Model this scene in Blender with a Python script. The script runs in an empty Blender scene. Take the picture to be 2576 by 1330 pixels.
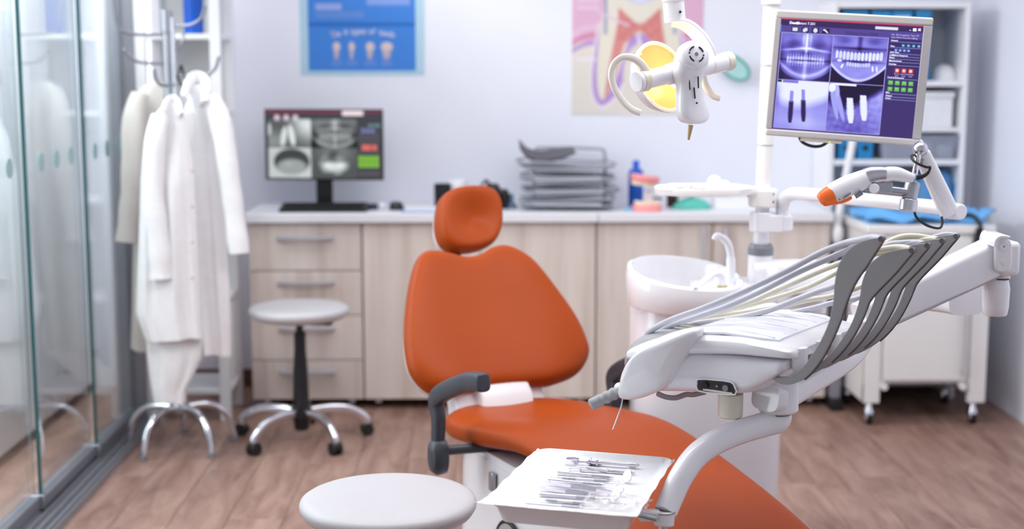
import bpy, bmesh, math, random
import numpy as np
from mathutils import Vector, Matrix, Quaternion
random.seed(7); rng = np.random.default_rng(7)
scene = bpy.context.scene
COL = scene.collection

# ---------------------------------------------------------------- camera
F, CX, CY, EYE = 3578.0, 1288.0, 665.0, 1.55          # focal length in pixels of the 2576x1330 frame
PITCH, YAW = math.radians(8.1), math.radians(1.04)
FWD = Vector((math.sin(YAW)*math.cos(PITCH), math.cos(YAW)*math.cos(PITCH), -math.sin(PITCH)))
RGT = Vector((math.cos(YAW), -math.sin(YAW), 0)); UPV = RGT.cross(FWD)
CAMP = Vector((0, 0, EYE))
cd = bpy.data.cameras.new('camera'); cam = bpy.data.objects.new('camera', cd); COL.objects.link(cam)
cam.matrix_world = Matrix.Translation(CAMP) @ Matrix((RGT, UPV, -FWD)).transposed().to_4x4()
cd.sensor_width = 36.0; cd.lens = F/2576*36.0; cd.clip_start = .05
cd.dof.use_dof = True; cd.dof.focus_distance = 3.2; cd.dof.aperture_fstop = 2.0
scene.camera = cam

def ray(x, y): return FWD*F + RGT*(x-CX) - UPV*(y-CY)
def at(x, y, Y):
    r = ray(x, y); return CAMP + r*(Y/r.y)
def atz(x, y, z):
    r = ray(x, y); return CAMP + r*((z-EYE)/r.z)
def atx(x, y, X):
    r = ray(x, y); return CAMP + r*(X/r.x)
def atp(x, y, O, n):
    r = ray(x, y); return CAMP + r*((O-CAMP).dot(n)/r.dot(n))

# ---------------------------------------------------------------- light
w = bpy.data.worlds.new('world'); scene.world = w; w.use_nodes = True
bg = w.node_tree.nodes['Background']; bg.inputs[0].default_value = (.87, .915, 1.0, 1); bg.inputs[1].default_value = .52
def area(name, loc, size, power, target=None, col=(1, .99, .985)):
    l = bpy.data.lights.new(name, 'AREA'); l.shape = 'RECTANGLE'; l.size, l.size_y = size; l.energy = power; l.color = col
    o = bpy.data.objects.new(name, l); COL.objects.link(o); o.location = loc
    d = (Vector(target)-Vector(loc)) if target else Vector((0, 0, -1))
    o.rotation_euler = d.to_track_quat('-Z', 'Y').to_euler(); return o
area('ceiling_lamp_rear', (.45, 5.35, 2.66), (2.6, .9), 16)
area('ceiling_lamp_middle', (.35, 3.55, 2.66), (3.0, .9), 46)
area('corridor_fill', (-1.95, 4.4, 2.66), (.7, 3.2), 55)  # added fill light for the space behind the glass, no real fixture
area('locker_fill_strip', (-1.72, 5.35, 2.62), (.2, 1.1), 62)  # added strip of fill that brightens the locker behind the glass
area('left_fill', (-2.85, 3.9, 1.65), (1.9, 2.0), 58, (2.0, 5.0, .9), (.96, .98, 1.0))  # added daylight-tinted fill from the left, no window stands there
vs = scene.view_settings
scene.display_settings.display_device = 'sRGB'
vs.view_transform = 'Standard'; vs.look = 'None'; vs.gamma = 1.0; vs.use_curve_mapping = False; vs.exposure = 0.04
scene.cycles.use_denoising = True
scene.cycles.max_bounces = 10; scene.cycles.transparent_max_bounces = 16
scene.cycles.caustics_reflective = False; scene.cycles.caustics_refractive = False
scene.cycles.sample_clamp_indirect = 6.0

# ---------------------------------------------------------------- materials
def lin(c):
    return tuple((v/255/12.92 if v/255 <= .04045 else ((v/255+.055)/1.055)**2.4) for v in c)
MATS = {}
def mat(name, rgb, rough=.5, metal=0.0, var=.04, scale=12.0, stretch=(1, 1, 1), bump=0.0, bscale=None, coat=0.0, sheen=0.0,
        trans=0.0, emit=0.0, alpha=1.0, spec=.5, sss=0.0):
    if name in MATS: return MATS[name]
    m = bpy.data.materials.new(name); m.use_nodes = True; nt = m.node_tree; N = nt.nodes; L = nt.links
    b = N['Principled BSDF']; c = lin(rgb)
    tc = N.new('ShaderNodeTexCoord'); mp = N.new('ShaderNodeMapping'); mp.inputs['Scale'].default_value = stretch
    no = N.new('ShaderNodeTexNoise'); no.inputs['Scale'].default_value = scale; no.inputs['Detail'].default_value = 4
    L.new(tc.outputs['Object'], mp.inputs[0]); L.new(mp.outputs[0], no.inputs['Vector'])
    rp = N.new('ShaderNodeValToRGB'); L.new(no.outputs['Fac'], rp.inputs[0])
    rp.color_ramp.elements[0].position = .3; rp.color_ramp.elements[1].position = .7
    rp.color_ramp.elements[0].color = (*[max(0, v*(1-var)) for v in c], 1)
    rp.color_ramp.elements[1].color = (*[min(1, v*(1+var)) for v in c], 1)
    L.new(rp.outputs[0], b.inputs['Base Color'])
    b.inputs['Roughness'].default_value = rough; b.inputs['Metallic'].default_value = metal
    b.inputs['Specular IOR Level'].default_value = spec
    b.inputs['Coat Weight'].default_value = coat; b.inputs['Coat Roughness'].default_value = .08
    b.inputs['Sheen Weight'].default_value = sheen; b.inputs['Transmission Weight'].default_value = trans
    b.inputs['Alpha'].default_value = alpha
    if sss: b.inputs['Subsurface Weight'].default_value = sss; b.inputs['Subsurface Radius'].default_value = (.01, .006, .004)
    if emit:
        L.new(rp.outputs[0], b.inputs['Emission Color']); b.inputs['Emission Strength'].default_value = emit
    if bump:
        n2 = N.new('ShaderNodeTexNoise'); n2.inputs['Scale'].default_value = bscale or scale*6; n2.inputs['Detail'].default_value = 3
        L.new(mp.outputs[0], n2.inputs['Vector'])
        bp = N.new('ShaderNodeBump'); bp.inputs['Strength'].default_value = bump; bp.inputs['Distance'].default_value = .002
        L.new(n2.outputs['Fac'], bp.inputs['Height']); L.new(bp.outputs[0], b.inputs['Normal'])
    MATS[name] = m; return m
def mat_wood(name, stops, scale, stretch, rough, rnd=.12, bump=.05, knots=False):
    m = bpy.data.materials.new(name); m.use_nodes = True; nt = m.node_tree; N = nt.nodes; L = nt.links; b = N['Principled BSDF']
    tc = N.new('ShaderNodeTexCoord'); oi = N.new('ShaderNodeObjectInfo'); mp = N.new('ShaderNodeMapping'); mp.inputs['Scale'].default_value = stretch
    cm = N.new('ShaderNodeCombineXYZ'); mu = N.new('ShaderNodeMath'); mu.operation = 'MULTIPLY'; mu.inputs[1].default_value = 37.0
    L.new(oi.outputs['Random'], mu.inputs[0]); [L.new(mu.outputs[0], cm.inputs[i]) for i in range(3)]
    ad = N.new('ShaderNodeVectorMath'); ad.operation = 'ADD'
    L.new(tc.outputs['Object'], mp.inputs[0]); L.new(mp.outputs[0], ad.inputs[0]); L.new(cm.outputs[0], ad.inputs[1])
    no = N.new('ShaderNodeTexNoise'); no.inputs['Scale'].default_value = scale; no.inputs['Detail'].default_value = 6; no.inputs['Roughness'].default_value = .62
    no.inputs['Distortion'].default_value = .6 if knots else .15
    L.new(ad.outputs[0], no.inputs['Vector'])
    rp = N.new('ShaderNodeValToRGB'); cr = rp.color_ramp; L.new(no.outputs['Fac'], rp.inputs[0])
    while len(cr.elements) < len(stops): cr.elements.new(.5)
    for e, (p, c) in zip(cr.elements, stops): e.position = p; e.color = (*lin(c), 1)
    hs = N.new('ShaderNodeHueSaturation'); ma = N.new('ShaderNodeMapRange'); ma.inputs[3].default_value = 1-rnd; ma.inputs[4].default_value = 1+rnd
    L.new(oi.outputs['Random'], ma.inputs[0]); L.new(ma.outputs[0], hs.inputs['Value']); L.new(rp.outputs[0], hs.inputs['Color'])
    L.new(hs.outputs[0], b.inputs['Base Color']); b.inputs['Roughness'].default_value = rough
    bp = N.new('ShaderNodeBump'); bp.inputs['Strength'].default_value = bump; bp.inputs['Distance'].default_value = .001
    L.new(no.outputs['Fac'], bp.inputs['Height']); L.new(bp.outputs[0], b.inputs['Normal'])
    MATS[name] = m; return m
def mat_clear(name, tint=(235, 245, 245), ior=1.5, gain=1.0, diff=0.0, rough=0.0):
    m = bpy.data.materials.new(name); m.use_nodes = True; nt = m.node_tree; N = nt.nodes; L = nt.links
    N.remove(N['Principled BSDF']); out = N['Material Output']
    tr = N.new('ShaderNodeBsdfTransparent'); tr.inputs[0].default_value = (*lin(tint), 1)
    gl = N.new('ShaderNodeBsdfGlossy'); gl.inputs['Roughness'].default_value = rough; gl.inputs[0].default_value = (.95, .97, 1, 1)
    lw = N.new('ShaderNodeLayerWeight'); lw.inputs[0].default_value = .5; pw = N.new('ShaderNodeMath'); pw.operation = 'POWER'; pw.inputs[1].default_value = 5.0
    fr = N.new('ShaderNodeMath'); fr.operation = 'MULTIPLY_ADD'; r0 = ((ior-1)/(ior+1))**2; fr.inputs[1].default_value = 1-r0; fr.inputs[2].default_value = r0
    L.new(lw.outputs['Facing'], pw.inputs[0]); L.new(pw.outputs[0], fr.inputs[0])
    mg = N.new('ShaderNodeMath'); mg.operation = 'MULTIPLY'; mg.use_clamp = True; mg.inputs[1].default_value = gain
    L.new(fr.outputs[0], mg.inputs[0])
    di = N.new('ShaderNodeBsdfDiffuse'); di.inputs[0].default_value = (*lin(tint), 1)
    m1 = N.new('ShaderNodeMixShader'); m1.inputs[0].default_value = diff; L.new(tr.outputs[0], m1.inputs[1]); L.new(di.outputs[0], m1.inputs[2])
    mx = N.new('ShaderNodeMixShader'); L.new(mg.outputs[0], mx.inputs[0]); L.new(m1.outputs[0], mx.inputs[1]); L.new(gl.outputs[0], mx.inputs[2])
    L.new(mx.outputs[0], out.inputs[0]); MATS[name] = m; return m
def mat_attr(name, emit=0.0, rough=.6):
    m = bpy.data.materials.new(name); m.use_nodes = True; nt = m.node_tree; N = nt.nodes; L = nt.links; b = N['Principled BSDF']
    a = N.new('ShaderNodeVertexColor'); a.layer_name = 'print'
    b.inputs['Roughness'].default_value = rough
    if emit:
        b.inputs['Base Color'].default_value = (.01, .01, .012, 1); b.inputs['Specular IOR Level'].default_value = .15
        L.new(a.outputs[0], b.inputs['Emission Color']); b.inputs['Emission Strength'].default_value = emit
    else: L.new(a.outputs[0], b.inputs['Base Color'])
    MATS[name] = m; return m

WALL = mat('wall_paint', (234, 237, 248), .85, var=.012, scale=3, bump=.05, bscale=180)
WHITE = mat('white_gloss_plastic', (238, 238, 244), .16, var=.012, coat=.3)
WHITE_M = mat('white_satin_plastic', (236, 236, 240), .35, var=.015)
CREAM = mat('cream_plastic', (228, 222, 206), .3, var=.02)
IVORY = mat('ivory_plastic', (238, 237, 236), .28, var=.015)
GREY = mat('grey_rubber', (158, 158, 162), .42, var=.03)
DGREY = mat('slate_grey_plastic', (126, 128, 138), .4)
CHAR = mat('charcoal_plastic', (62, 66, 76), .38, bump=.08, bscale=400)
BLACK = mat('black_plastic', (20, 20, 24), .35)
BLACKR = mat('black_rubber', (14, 14, 16), .6)
CHROME = mat('polished_chrome', (225, 225, 232), .08, 1.0, var=.02)
STEEL = mat('brushed_steel', (196, 196, 206), .28, 1.0, var=.05, scale=60, stretch=(1, 1, 12))
ALU = mat('anodised_aluminium', (176, 178, 186), .38, 1.0, var=.04)
PROFILE = mat('grey_aluminium_profile', (150, 152, 160), .45, .55, var=.04)
ORANGE = mat('orange_leatherette', (164, 67, 12), .45, var=.03, scale=5, bump=.06, bscale=420, spec=.2)
LAMIN = mat_wood('pale_wood_laminate', [(.3, (202, 186, 177)), (.5, (220, 208, 200)), (.7, (228, 218, 211))], 3.2, (5, 1, .22), .5, .02, .03)
FLOORW = mat_wood('brown_wood_laminate', [(.28, (116, 86, 76)), (.48, (150, 118, 106)), (.66, (168, 138, 125)), (.8, (138, 104, 92))], 3.0, (5.0, .9, 1), .42, .07, .06, True)
CLOTH_W = mat('white_cotton', (240, 240, 243), .9, var=.02, scale=40, sheen=.15, bump=.15, bscale=500)
CLOTH_B = mat('ecru_cotton', (226, 221, 216), .9, var=.02, scale=40, sheen=.15, bump=.15, bscale=500)
PAPER = mat('white_tissue_paper', (236, 238, 243), .9, var=.01, scale=30, bump=.35, bscale=220)
WLAM = mat('white_laminate', (238, 239, 243), .45, var=.01)
BLUEP = mat('blue_binder_board', (20, 130, 190), .5, var=.05)
GLASS = mat_clear('clear_glass', (244, 249, 249), 1.5, 1.5)
EDGE = mat('green_glass_edge', (40, 96, 100), .15, var=.1)
FROST = mat('frosted_teal_vinyl', (150, 182, 184), .7, var=.03)
DARKGAP = mat('dark_recess', (24, 22, 22), .8)

# ---------------------------------------------------------------- mesh helpers
def V(*a): return Vector(a)
def catmull(pts, n=8, closed=False):
    pts = [Vector(p) if not isinstance(p, (int, float)) else p for p in pts]; out = []; m = len(pts)
    for i in range(m if closed else m-1):
        if closed: p0, p1, p2, p3 = pts[i-1], pts[i], pts[(i+1) % m], pts[(i+2) % m]
        else: p0, p1, p2, p3 = pts[max(i-1, 0)], pts[i], pts[i+1], pts[min(i+2, m-1)]
        for k in range(n):
            t = k/n; out.append(.5*((2*p1)+(p2-p0)*t+(2*p0-5*p1+4*p2-p3)*t*t+(3*p1-p0-3*p2+p3)*t**3))
    if not closed: out.append(pts[-1])
    return out
def frame(z, x=None):
    z = Vector(z).normalized(); x = Vector(x) if x is not None else (V(1, 0, 0) if abs(z.x) < .9 else V(0, 1, 0))
    x = (x-z*x.dot(z)).normalized(); y = z.cross(x); return x, y, z
def mtx(o, x, y, z):
    return Matrix.Translation(o) @ Matrix((x, y, z)).transposed().to_4x4()
class MB:
    def __init__(s): s.v = []; s.f = []
    def add(s, v, f):
        o = len(s.v); s.v += [Vector(p) for p in v]; s.f += [tuple(i+o for i in q) for q in f]; return s
    def box(s, a, b):
        a, b = Vector(a), Vector(b); lo = [min(p, q) for p, q in zip(a, b)]; hi = [max(p, q) for p, q in zip(a, b)]
        v = [(x, y, z) for z in (lo[2], hi[2]) for y in (lo[1], hi[1]) for x in (lo[0], hi[0])]
        return s.add(v, [(0, 2, 3, 1), (4, 5, 7, 6), (0, 1, 5, 4), (2, 6, 7, 3), (0, 4, 6, 2), (1, 3, 7, 5)])
    def obox(s, c, x, y, z, hx, hy, hz):
        c, x, y, z = Vector(c), Vector(x), Vector(y), Vector(z)
        v = [c+x*(hx*i)+y*(hy*j)+z*(hz*k) for k in (-1, 1) for j in (-1, 1) for i in (-1, 1)]
        return s.add(v, [(0, 2, 3, 1), (4, 5, 7, 6), (0, 1, 5, 4), (2, 6, 7, 3), (0, 4, 6, 2), (1, 3, 7, 5)])
    def loft(s, rings, c0=True, c1=True, closed=True):
        n = len(rings[0]); v = [p for r in rings for p in r]; f = []
        for k in range(len(rings)-1):
            for i in range(n if closed else n-1):
                j = (i+1) % n; f.append((k*n+i, k*n+j, (k+1)*n+j, (k+1)*n+i))
        if c0: f.append(tuple(range(n-1, -1, -1)))
        if c1: f.append(tuple((len(rings)-1)*n+i for i in range(n)))
        return s.add(v, f)
    def sweep(s, path, sec, up=None, scale=None, caps=True, xd=None):
        path = [Vector(p) for p in path]; rings = []; x = None; m = len(path)
        for i, p in enumerate(path):
            t = (path[min(i+1, m-1)]-path[max(i-1, 0)]).normalized()
            if xd is not None: x = frame(t, xd)[0]
            elif up is not None: x = Vector(up).cross(t).normalized()
            else: x = frame(t, x)[0]
            y = t.cross(x); k = scale[i] if scale else 1; kx, ky = (k if isinstance(k, (tuple, list)) else (k, k))
            rings.append([p+x*(a*kx)+y*(b*ky) for a, b in sec])
        return s.loft(rings, caps, caps)
    def tube(s, path, r, n=12, **k):
        if isinstance(r, (list, tuple)):
            return s.sweep(path, circ(1, n), scale=list(r), **k)
        return s.sweep(path, circ(r, n), **k)
    def cyl(s, a, b, r0, r1=None, n=20):
        r1 = r0 if r1 is None else r1; a, b = Vector(a), Vector(b); x, y, z = frame(b-a)
        return s.loft([[q+(x*math.cos(2*math.pi*i/n)+y*math.sin(2*math.pi*i/n))*r for i in range(n)] for q, r in ((a, r0), (b, r1))])
    def lathe(s, prof, M=None, n=28, caps=True):
        M = M or Matrix(); return s.loft([[M @ V(r*math.cos(2*math.pi*i/n), r*math.sin(2*math.pi*i/n), z) for i in range(n)] for r, z in prof], caps, caps)
    def ball(s, c, r, n=16, k=10):
        r = r if isinstance(r, (tuple, list)) else (r, r, r); c = Vector(c)
        return s.loft([[c+V(r[0]*math.sin(a)*math.cos(2*math.pi*i/n), r[1]*math.sin(a)*math.sin(2*math.pi*i/n), -r[2]*math.cos(a)) for i in range(n)]
                       for a in [max(.02, min(math.pi-.02, math.pi*j/k)) for j in range(k+1)]])
    def prism(s, outline, O, A, B, h0, h1):
        A, B, O = Vector(A), Vector(B), Vector(O); Nn = A.cross(B)
        return s.loft([[O+A*p[0]+B*p[1]+Nn*h for p in outline] for h in (h0, h1)])
def circ(r, n=12, ry=None): return [(r*math.cos(2*math.pi*i/n), (ry or r)*math.sin(2*math.pi*i/n)) for i in range(n)]
def rrect(hx, hy, r, n=4):
    o = []
    for cx, cy, a0 in ((hx-r, hy-r, 0), (-hx+r, hy-r, 90), (-hx+r, -hy+r, 180), (hx-r, -hy+r, 270)):
        for k in range(n+1):
            a = math.radians(a0+90*k/n); o.append((cx+r*math.cos(a), cy+r*math.sin(a)))
    return o
def selli(hx, hy, p=3.0, n=32):
    o = []
    for i in range(n):
        a = 2*math.pi*i/n; c, d = math.cos(a), math.sin(a)
        o.append((hx*math.copysign(abs(c)**(2/p), c), hy*math.copysign(abs(d)**(2/p), d)))
    return o
ROOT = {}
def finish(o, bevel=0, sub=0, seg=2, smooth=True, angle=38):
    me = o.data
    if smooth:
        for p in me.polygons: p.use_smooth = True
        me.set_sharp_from_angle(angle=math.radians(angle))
    if sub:
        md = o.modifiers.new('subdivision', 'SUBSURF'); md.levels = md.render_levels = sub
    if bevel:
        md = o.modifiers.new('bevel', 'BEVEL'); md.width = bevel; md.segments = seg; md.limit_method = 'ANGLE'; md.angle_limit = math.radians(35)
def mesh(name, mb, m, parent=None, local=False, flip=True, **k):
    me = bpy.data.meshes.new(name)
    me.from_pydata([tuple(p) for p in mb.v], [], mb.f)
    if flip:
        bm = bmesh.new(); bm.from_mesh(me); bmesh.ops.recalc_face_normals(bm, faces=bm.faces); bm.to_mesh(me); bm.free()
    me.materials.append(m)
    o = bpy.data.objects.new(name, me); COL.objects.link(o)
    if parent is not None:
        o.parent = parent; loc = ROOT[parent.name]; ROOT[o.name] = loc
        if loc is not None and not local: me.transform(Matrix.Translation(-loc))
    else:
        ROOT[o.name] = V(0, 0, 0)
    me.update(); finish(o, **k); return o
def tag(o, label=None, cat=None, group=None, kind=None):
    if label: o['label'] = label
    if cat: o['category'] = cat
    if group: o['group'] = group
    if kind: o['kind'] = kind
    return o
def thing(name, label, cat, loc, rz=0.0, group=None, local=False):
    o = bpy.data.objects.new(name, None); COL.objects.link(o); o.location = loc; o.rotation_euler = (0, 0, rz); o.empty_display_size = .05
    ROOT[o.name] = None if local else Vector(loc); return tag(o, label, cat, group)
def single(name, mb, m, label, cat, group=None, **k):
    """a thing that is one mesh; origin moved to its base"""
    c = sum(mb.v, V(0, 0, 0))/len(mb.v); c.z = min(p.z for p in mb.v)
    for i, p in enumerate(mb.v): mb.v[i] = p-c
    o = mesh(name, mb, m, None, **k); o.location = c; ROOT[o.name] = c; return tag(o, label, cat, group)
def struct(name, mb, m, parent=None, **k):
    o = mesh(name, mb, m, parent, **k)
    if parent is None: o['kind'] = 'structure'
    return o
def copy_tree(o, parent=None):
    c = o.copy(); COL.objects.link(c); ROOT[c.name] = ROOT.get(o.name)
    if parent is not None: c.parent = parent
    for ch in list(o.children): copy_tree(ch, c)
    return c
def pad(outline, O, A, B, tf, tb, dish=None, front=((.995, .3), (.975, .62), (.93, .86), (.86, .96), (.74, 1), (.55, 1), (.35, 1), (.15, 1), (.03, 1)),
        back=((.5, 1), (.9, 1), (.975, .7), (1, .2)), center=None):
    """cushion over a plane: outline in (A,B) coordinates, tf in front of the plane (along A x B), tb behind it"""
    O, A, B = Vector(O), Vector(A).normalized(), Vector(B).normalized(); Nn = A.cross(B)
    cx = center[0] if center else sum(p[0] for p in outline)/len(outline); cy = center[1] if center else sum(p[1] for p in outline)/len(outline)
    rings = []
    for s_, h in [(a, -b*tb) for a, b in back]+[(a, b*tf) for a, b in front]:
        r = []
        for p in outline:
            a, b = cx+(p[0]-cx)*s_, cy+(p[1]-cy)*s_; hh = h
            if dish and h > 0: hh += dish(a, b)*min(1, h/tf)
            r.append(O+A*a+B*b+Nn*hh)
        rings.append(r)
    return MB().loft(rings)
def plane_pts(pxs, O, A, B):
    Nn = A.cross(B); out = []
    for x, y in pxs:
        p = atp(x, y, O, Nn)-O; out.append((p.dot(A), p.dot(B)))
    return out
def smooth2(pts, n=5): return [(p.x, p.y) for p in catmull([V(a, b, 0) for a, b in pts], n, True)]
def grid_print(name, O, A, B, img, m, parent, off=0.0):
    """a flat print: img[h,w,3] linear colours on a grid, A across, B down (full vectors)"""
    h, wd, _ = img.shape; O, A, B = Vector(O), Vector(A), Vector(B); loc = ROOT[parent.name]; loc = loc if loc is not None else V(0, 0, 0)
    Nn = B.cross(A).normalized()
    us = np.linspace(0, 1, wd); vs_ = np.linspace(0, 1, h)
    P = np.array(O-loc+Nn*off)[None, None]+us[None, :, None]*np.array(A)+vs_[:, None, None]*np.array(B)
    me = bpy.data.meshes.new(name); idx = np.arange(h*wd).reshape(h, wd)
    q = np.stack([idx[:-1, :-1], idx[1:, :-1], idx[1:, 1:], idx[:-1, 1:]], -1).reshape(-1, 4)
    me.vertices.add(h*wd); me.vertices.foreach_set('co', P.reshape(-1).astype(np.float32))
    me.loops.add(q.size); me.loops.foreach_set('vertex_index', q.reshape(-1).astype(np.int32))
    me.polygons.add(len(q)); me.polygons.foreach_set('loop_start', (np.arange(len(q))*4).astype(np.int32))
    me.update(calc_edges=True)
    ca = me.color_attributes.new('print', 'FLOAT_COLOR', 'POINT')
    ca.data.foreach_set('color', np.concatenate([img, np.ones((h, wd, 1))], -1).reshape(-1).astype(np.float32))
    me.materials.append(m); o = bpy.data.objects.new(name, me); COL.objects.link(o); o.parent = parent; ROOT[o.name] = ROOT[parent.name]; return o
def text_part(name, body, size, O, A, B, m, parent, align='LEFT', bold=0.0):
    """lettering lying on a plane; A reading direction, B up direction"""
    cu = bpy.data.curves.new(name, 'FONT'); cu.body = body; cu.size = size; cu.align_x = align; cu.offset = bold; cu.resolution_u = 2
    t = bpy.data.objects.new('tmp', cu); COL.objects.link(t); dg = bpy.context.evaluated_depsgraph_get()
    me = bpy.data.meshes.new_from_object(t.evaluated_get(dg)); bpy.data.objects.remove(t)
    A, B = Vector(A).normalized(), Vector(B).normalized(); loc = ROOT[parent.name]; loc = loc if loc is not None else V(0, 0, 0)
    me.transform(mtx(Vector(O)-loc, A, B, A.cross(B))); me.materials.clear(); me.materials.append(m)
    o = bpy.data.objects.new(name, me); COL.objects.link(o); o.parent = parent; ROOT[o.name] = ROOT[parent.name]; return o

# ================================================================ the room
XR, YB, ZC = 2.325, 6.75, 2.70
fl = struct('floor', MB().box((-3.1, -1, -.12), (XR+.1, YB+.1, -.006)), mat('dark_screed', (60, 44, 38), .8), smooth=False)
pm = {}
def plank_mesh(lw, ll):
    k = (round(lw, 3), round(ll, 3))
    if k not in pm:
        b = MB(); e = .0018
        lo = [(0, 0), (lw, 0), (lw, ll), (0, ll)]; hi = [(e, e), (lw-e, e), (lw-e, ll-e), (e, ll-e)]
        b.loft([[V(x, y, -.006) for x, y in lo], [V(x, y, -e) for x, y in lo], [V(x, y, 0) for x, y in hi]])
        o = mesh('plank', b, FLOORW, fl, smooth=False); pm[k] = o; return o, True
    return pm[k], False
PW, PL = .192, 1.28
x = -3.0; row = 0
while x < XR-.01:
    wv = min(PW, XR-x); y = 1.1-((row*.47) % 1)*PL
    while y < YB-.01:
        ll = min(PL, YB-y)
        if y+ll > 1.1:
            o, new = plank_mesh(wv-.0012, ll-.0012)
            if not new:
                o = o.copy(); COL.objects.link(o)
            o.location = (x, y, 0)
        y += PL
    x += PW; row += 1
struct('wall_back', MB().box((-3.1, YB, -.12), (XR+.1, YB+.1, ZC)), WALL, smooth=False)
struct('wall_right', MB().box((XR, 1.2, -.12), (XR+.1, YB, ZC)), WALL, smooth=False)
struct('wall_left', MB().box((-3.1, 2.6, -.12), (-3.0, YB, ZC)), WALL, smooth=False)
struct('ceiling', MB().box((-3.1, 1.2, ZC), (XR+.1, YB+.1, ZC+.1)), mat('ceiling_paint', (244, 244, 246), .9, var=.01), smooth=False)
struct('baseboard_back', MB().box((-1.46, YB-.014, 0), (-.3, YB, .085)), mat('brown_skirting', (96, 62, 50), .5, var=.1, stretch=(1, 8, 8)), bevel=.003)

# sliding glass doors on the left with a floor track
trk = MB().box((-1.585, 1.2, 0), (-1.428, 6.08, .010))
t1 = struct('trim_1', trk, PROFILE, bevel=.002)
for gx in (-1.578, -1.548, -1.515, -1.482, -1.45, -1.434):
    mesh('track_rib', MB().box((gx-.004, 1.2, .009), (gx+.004, 6.08, .022)), PROFILE, t1, bevel=.001)
t2 = struct('trim_2', MB().box((-1.60, 6.055, 0), (-1.475, 6.115, 2.35)), PROFILE, bevel=.003)
mesh('groove', MB().box((-1.545, 6.050, .02), (-1.525, 6.058, 2.33)), DGREY, t2)
struct('trim_3', MB().box((-1.62, 1.2, 2.35), (-1.42, 6.115, 2.45)), PROFILE, bevel=.003)
def glass_door(i, y0, y1, gx, dots):
    d = struct('door_%d' % i, MB().box((gx-.022, y0-.01, .024), (gx+.022, y1, .066)), PROFILE, bevel=.004)
    mesh('pane', MB().box((gx-.005, y0+.012, .066), (gx+.005, y1, 2.36)), GLASS, d, smooth=False)
    mesh('glass_edge', MB().box((gx-.0055, y0, .066), (gx+.0055, y0+.012, 2.36)), EDGE, d, smooth=False)
    mesh('end_cap', MB().box((gx-.024, y0-.03, .022), (gx+.024, y0, .072)), ALU, d, bevel=.004)
    for y in dots:
        b = MB().lathe([(.033, 0), (.033, .0012)], mtx(V(gx+.0055, y, 1.205), V(0, 1, 0), V(0, 0, 1), V(1, 0, 0)), 32)
        mesh('dot_sticker', b, FROST, d)
glass_door(1, 2.9, 4.16, -1.575, (3.6, 3.78, 3.96))
glass_door(2, 4.15, 4.80, -1.565, (4.32, 4.5, 4.68))
glass_door(3, 4.80, 5.455, -1.55, (4.968, 5.148, 5.326))
glass_door(4, 5.455, 6.06, -1.535, (5.6, 5.78, 5.966))
# tall white locker seen through the glass
lk = thing('locker', 'tall white locker standing behind the sliding glass doors', 'locker', (-2.1, 5.7, 0))
mesh('carcass', MB().box((-2.48, 5.05, .04), (-1.89, 6.7, 2.3)), WLAM, lk, bevel=.004)
mesh('plinth', MB().box((-2.44, 5.10, 0), (-1.93, 6.68, .04)), mat('brown_plinth', (120, 88, 76), .5), lk)
for y0 in (5.055, 5.6, 6.145):
    dr = mesh('door', MB().box((-1.89, y0, .045), (-1.872, y0+.54, 2.295)), WLAM, lk, bevel=.002)

# ================================================================ left corner: white shelf rack, coat stand, coats
sx0, sx1, sy0, sy1 = -1.475, -1.115, 6.06, 6.40
sr = thing('shelf_rack', 'narrow white wooden shelf rack in the corner behind the coat stand', 'shelf', ((sx0+sx1)/2, (sy0+sy1)/2, 0))
for px_, py_ in ((sx0, sy0), (sx1-.045, sy0), (sx0, sy1-.04), (sx1-.045, sy1-.04)):
    mesh('post', MB().box((px_, py_, 0), (px_+.045, py_+.04, 2.05)), WLAM, sr, bevel=.003)
for z in (.12, .52, .95, 1.32, 1.645, 2.0):
    mesh('shelf_board', MB().box((sx0+.005, sy0+.006, z), (sx1-.005, sy1-.006, z+.022)), WLAM, sr, bevel=.002)
mesh('back_panel', MB().box((sx0+.04, sy1-.012, .55), (sx1-.04, sy1-.006, 2.0)), mat('pale_grey_board', (214, 216, 214), .6), sr)
a, b = V(sx0+.04, sy0+.02, .14), V(sx1-.04, sy0+.02, .42); dx, dy, dz = frame(b-a, (0, 1, 0))
mesh('brace', MB().obox((a+b)/2, dx, dy, dz, .008, .05, (b-a).length/2), WLAM, sr, bevel=.002)
mesh('side_panel', MB().box((sx1-.02, sy0+.04, .14), (sx1-.012, sy1-.04, .5)), WLAM, sr)
p = at(488, 80, 6.2)
bt = thing('detergent_bottle', 'tall cobalt blue bottle on the white shelf behind the coat stand', 'bottle', (p.x, 6.2, 1.667))
mesh('body', MB().lathe([(.030, 0), (.042, .004), (.043, .12), (.041, .20), (.03, .225), (.017, .235), (.017, .25)], Matrix.Translation((p.x, 6.2, 1.667))), mat('cobalt_plastic', (10, 84, 190), .25), bt)
mesh('cap', MB().lathe([(.02, .25), (.02, .28), (.018, .283)], Matrix.Translation((p.x, 6.2, 1.667))), mat('dark_blue_cap', (8, 60, 150), .4), bt)
p = at(515, 150, 6.25)
single('storage_jar', MB().lathe([(.034, 0), (.036, .005), (.036, .10), (.03, .112), (.03, .125), (.012, .128)], Matrix.Translation((p.x, 6.25, 1.342))), mat('frosted_jar', (222, 224, 220), .4), 'pale jar on the shelf below the cobalt bottle', 'jar')

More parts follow.
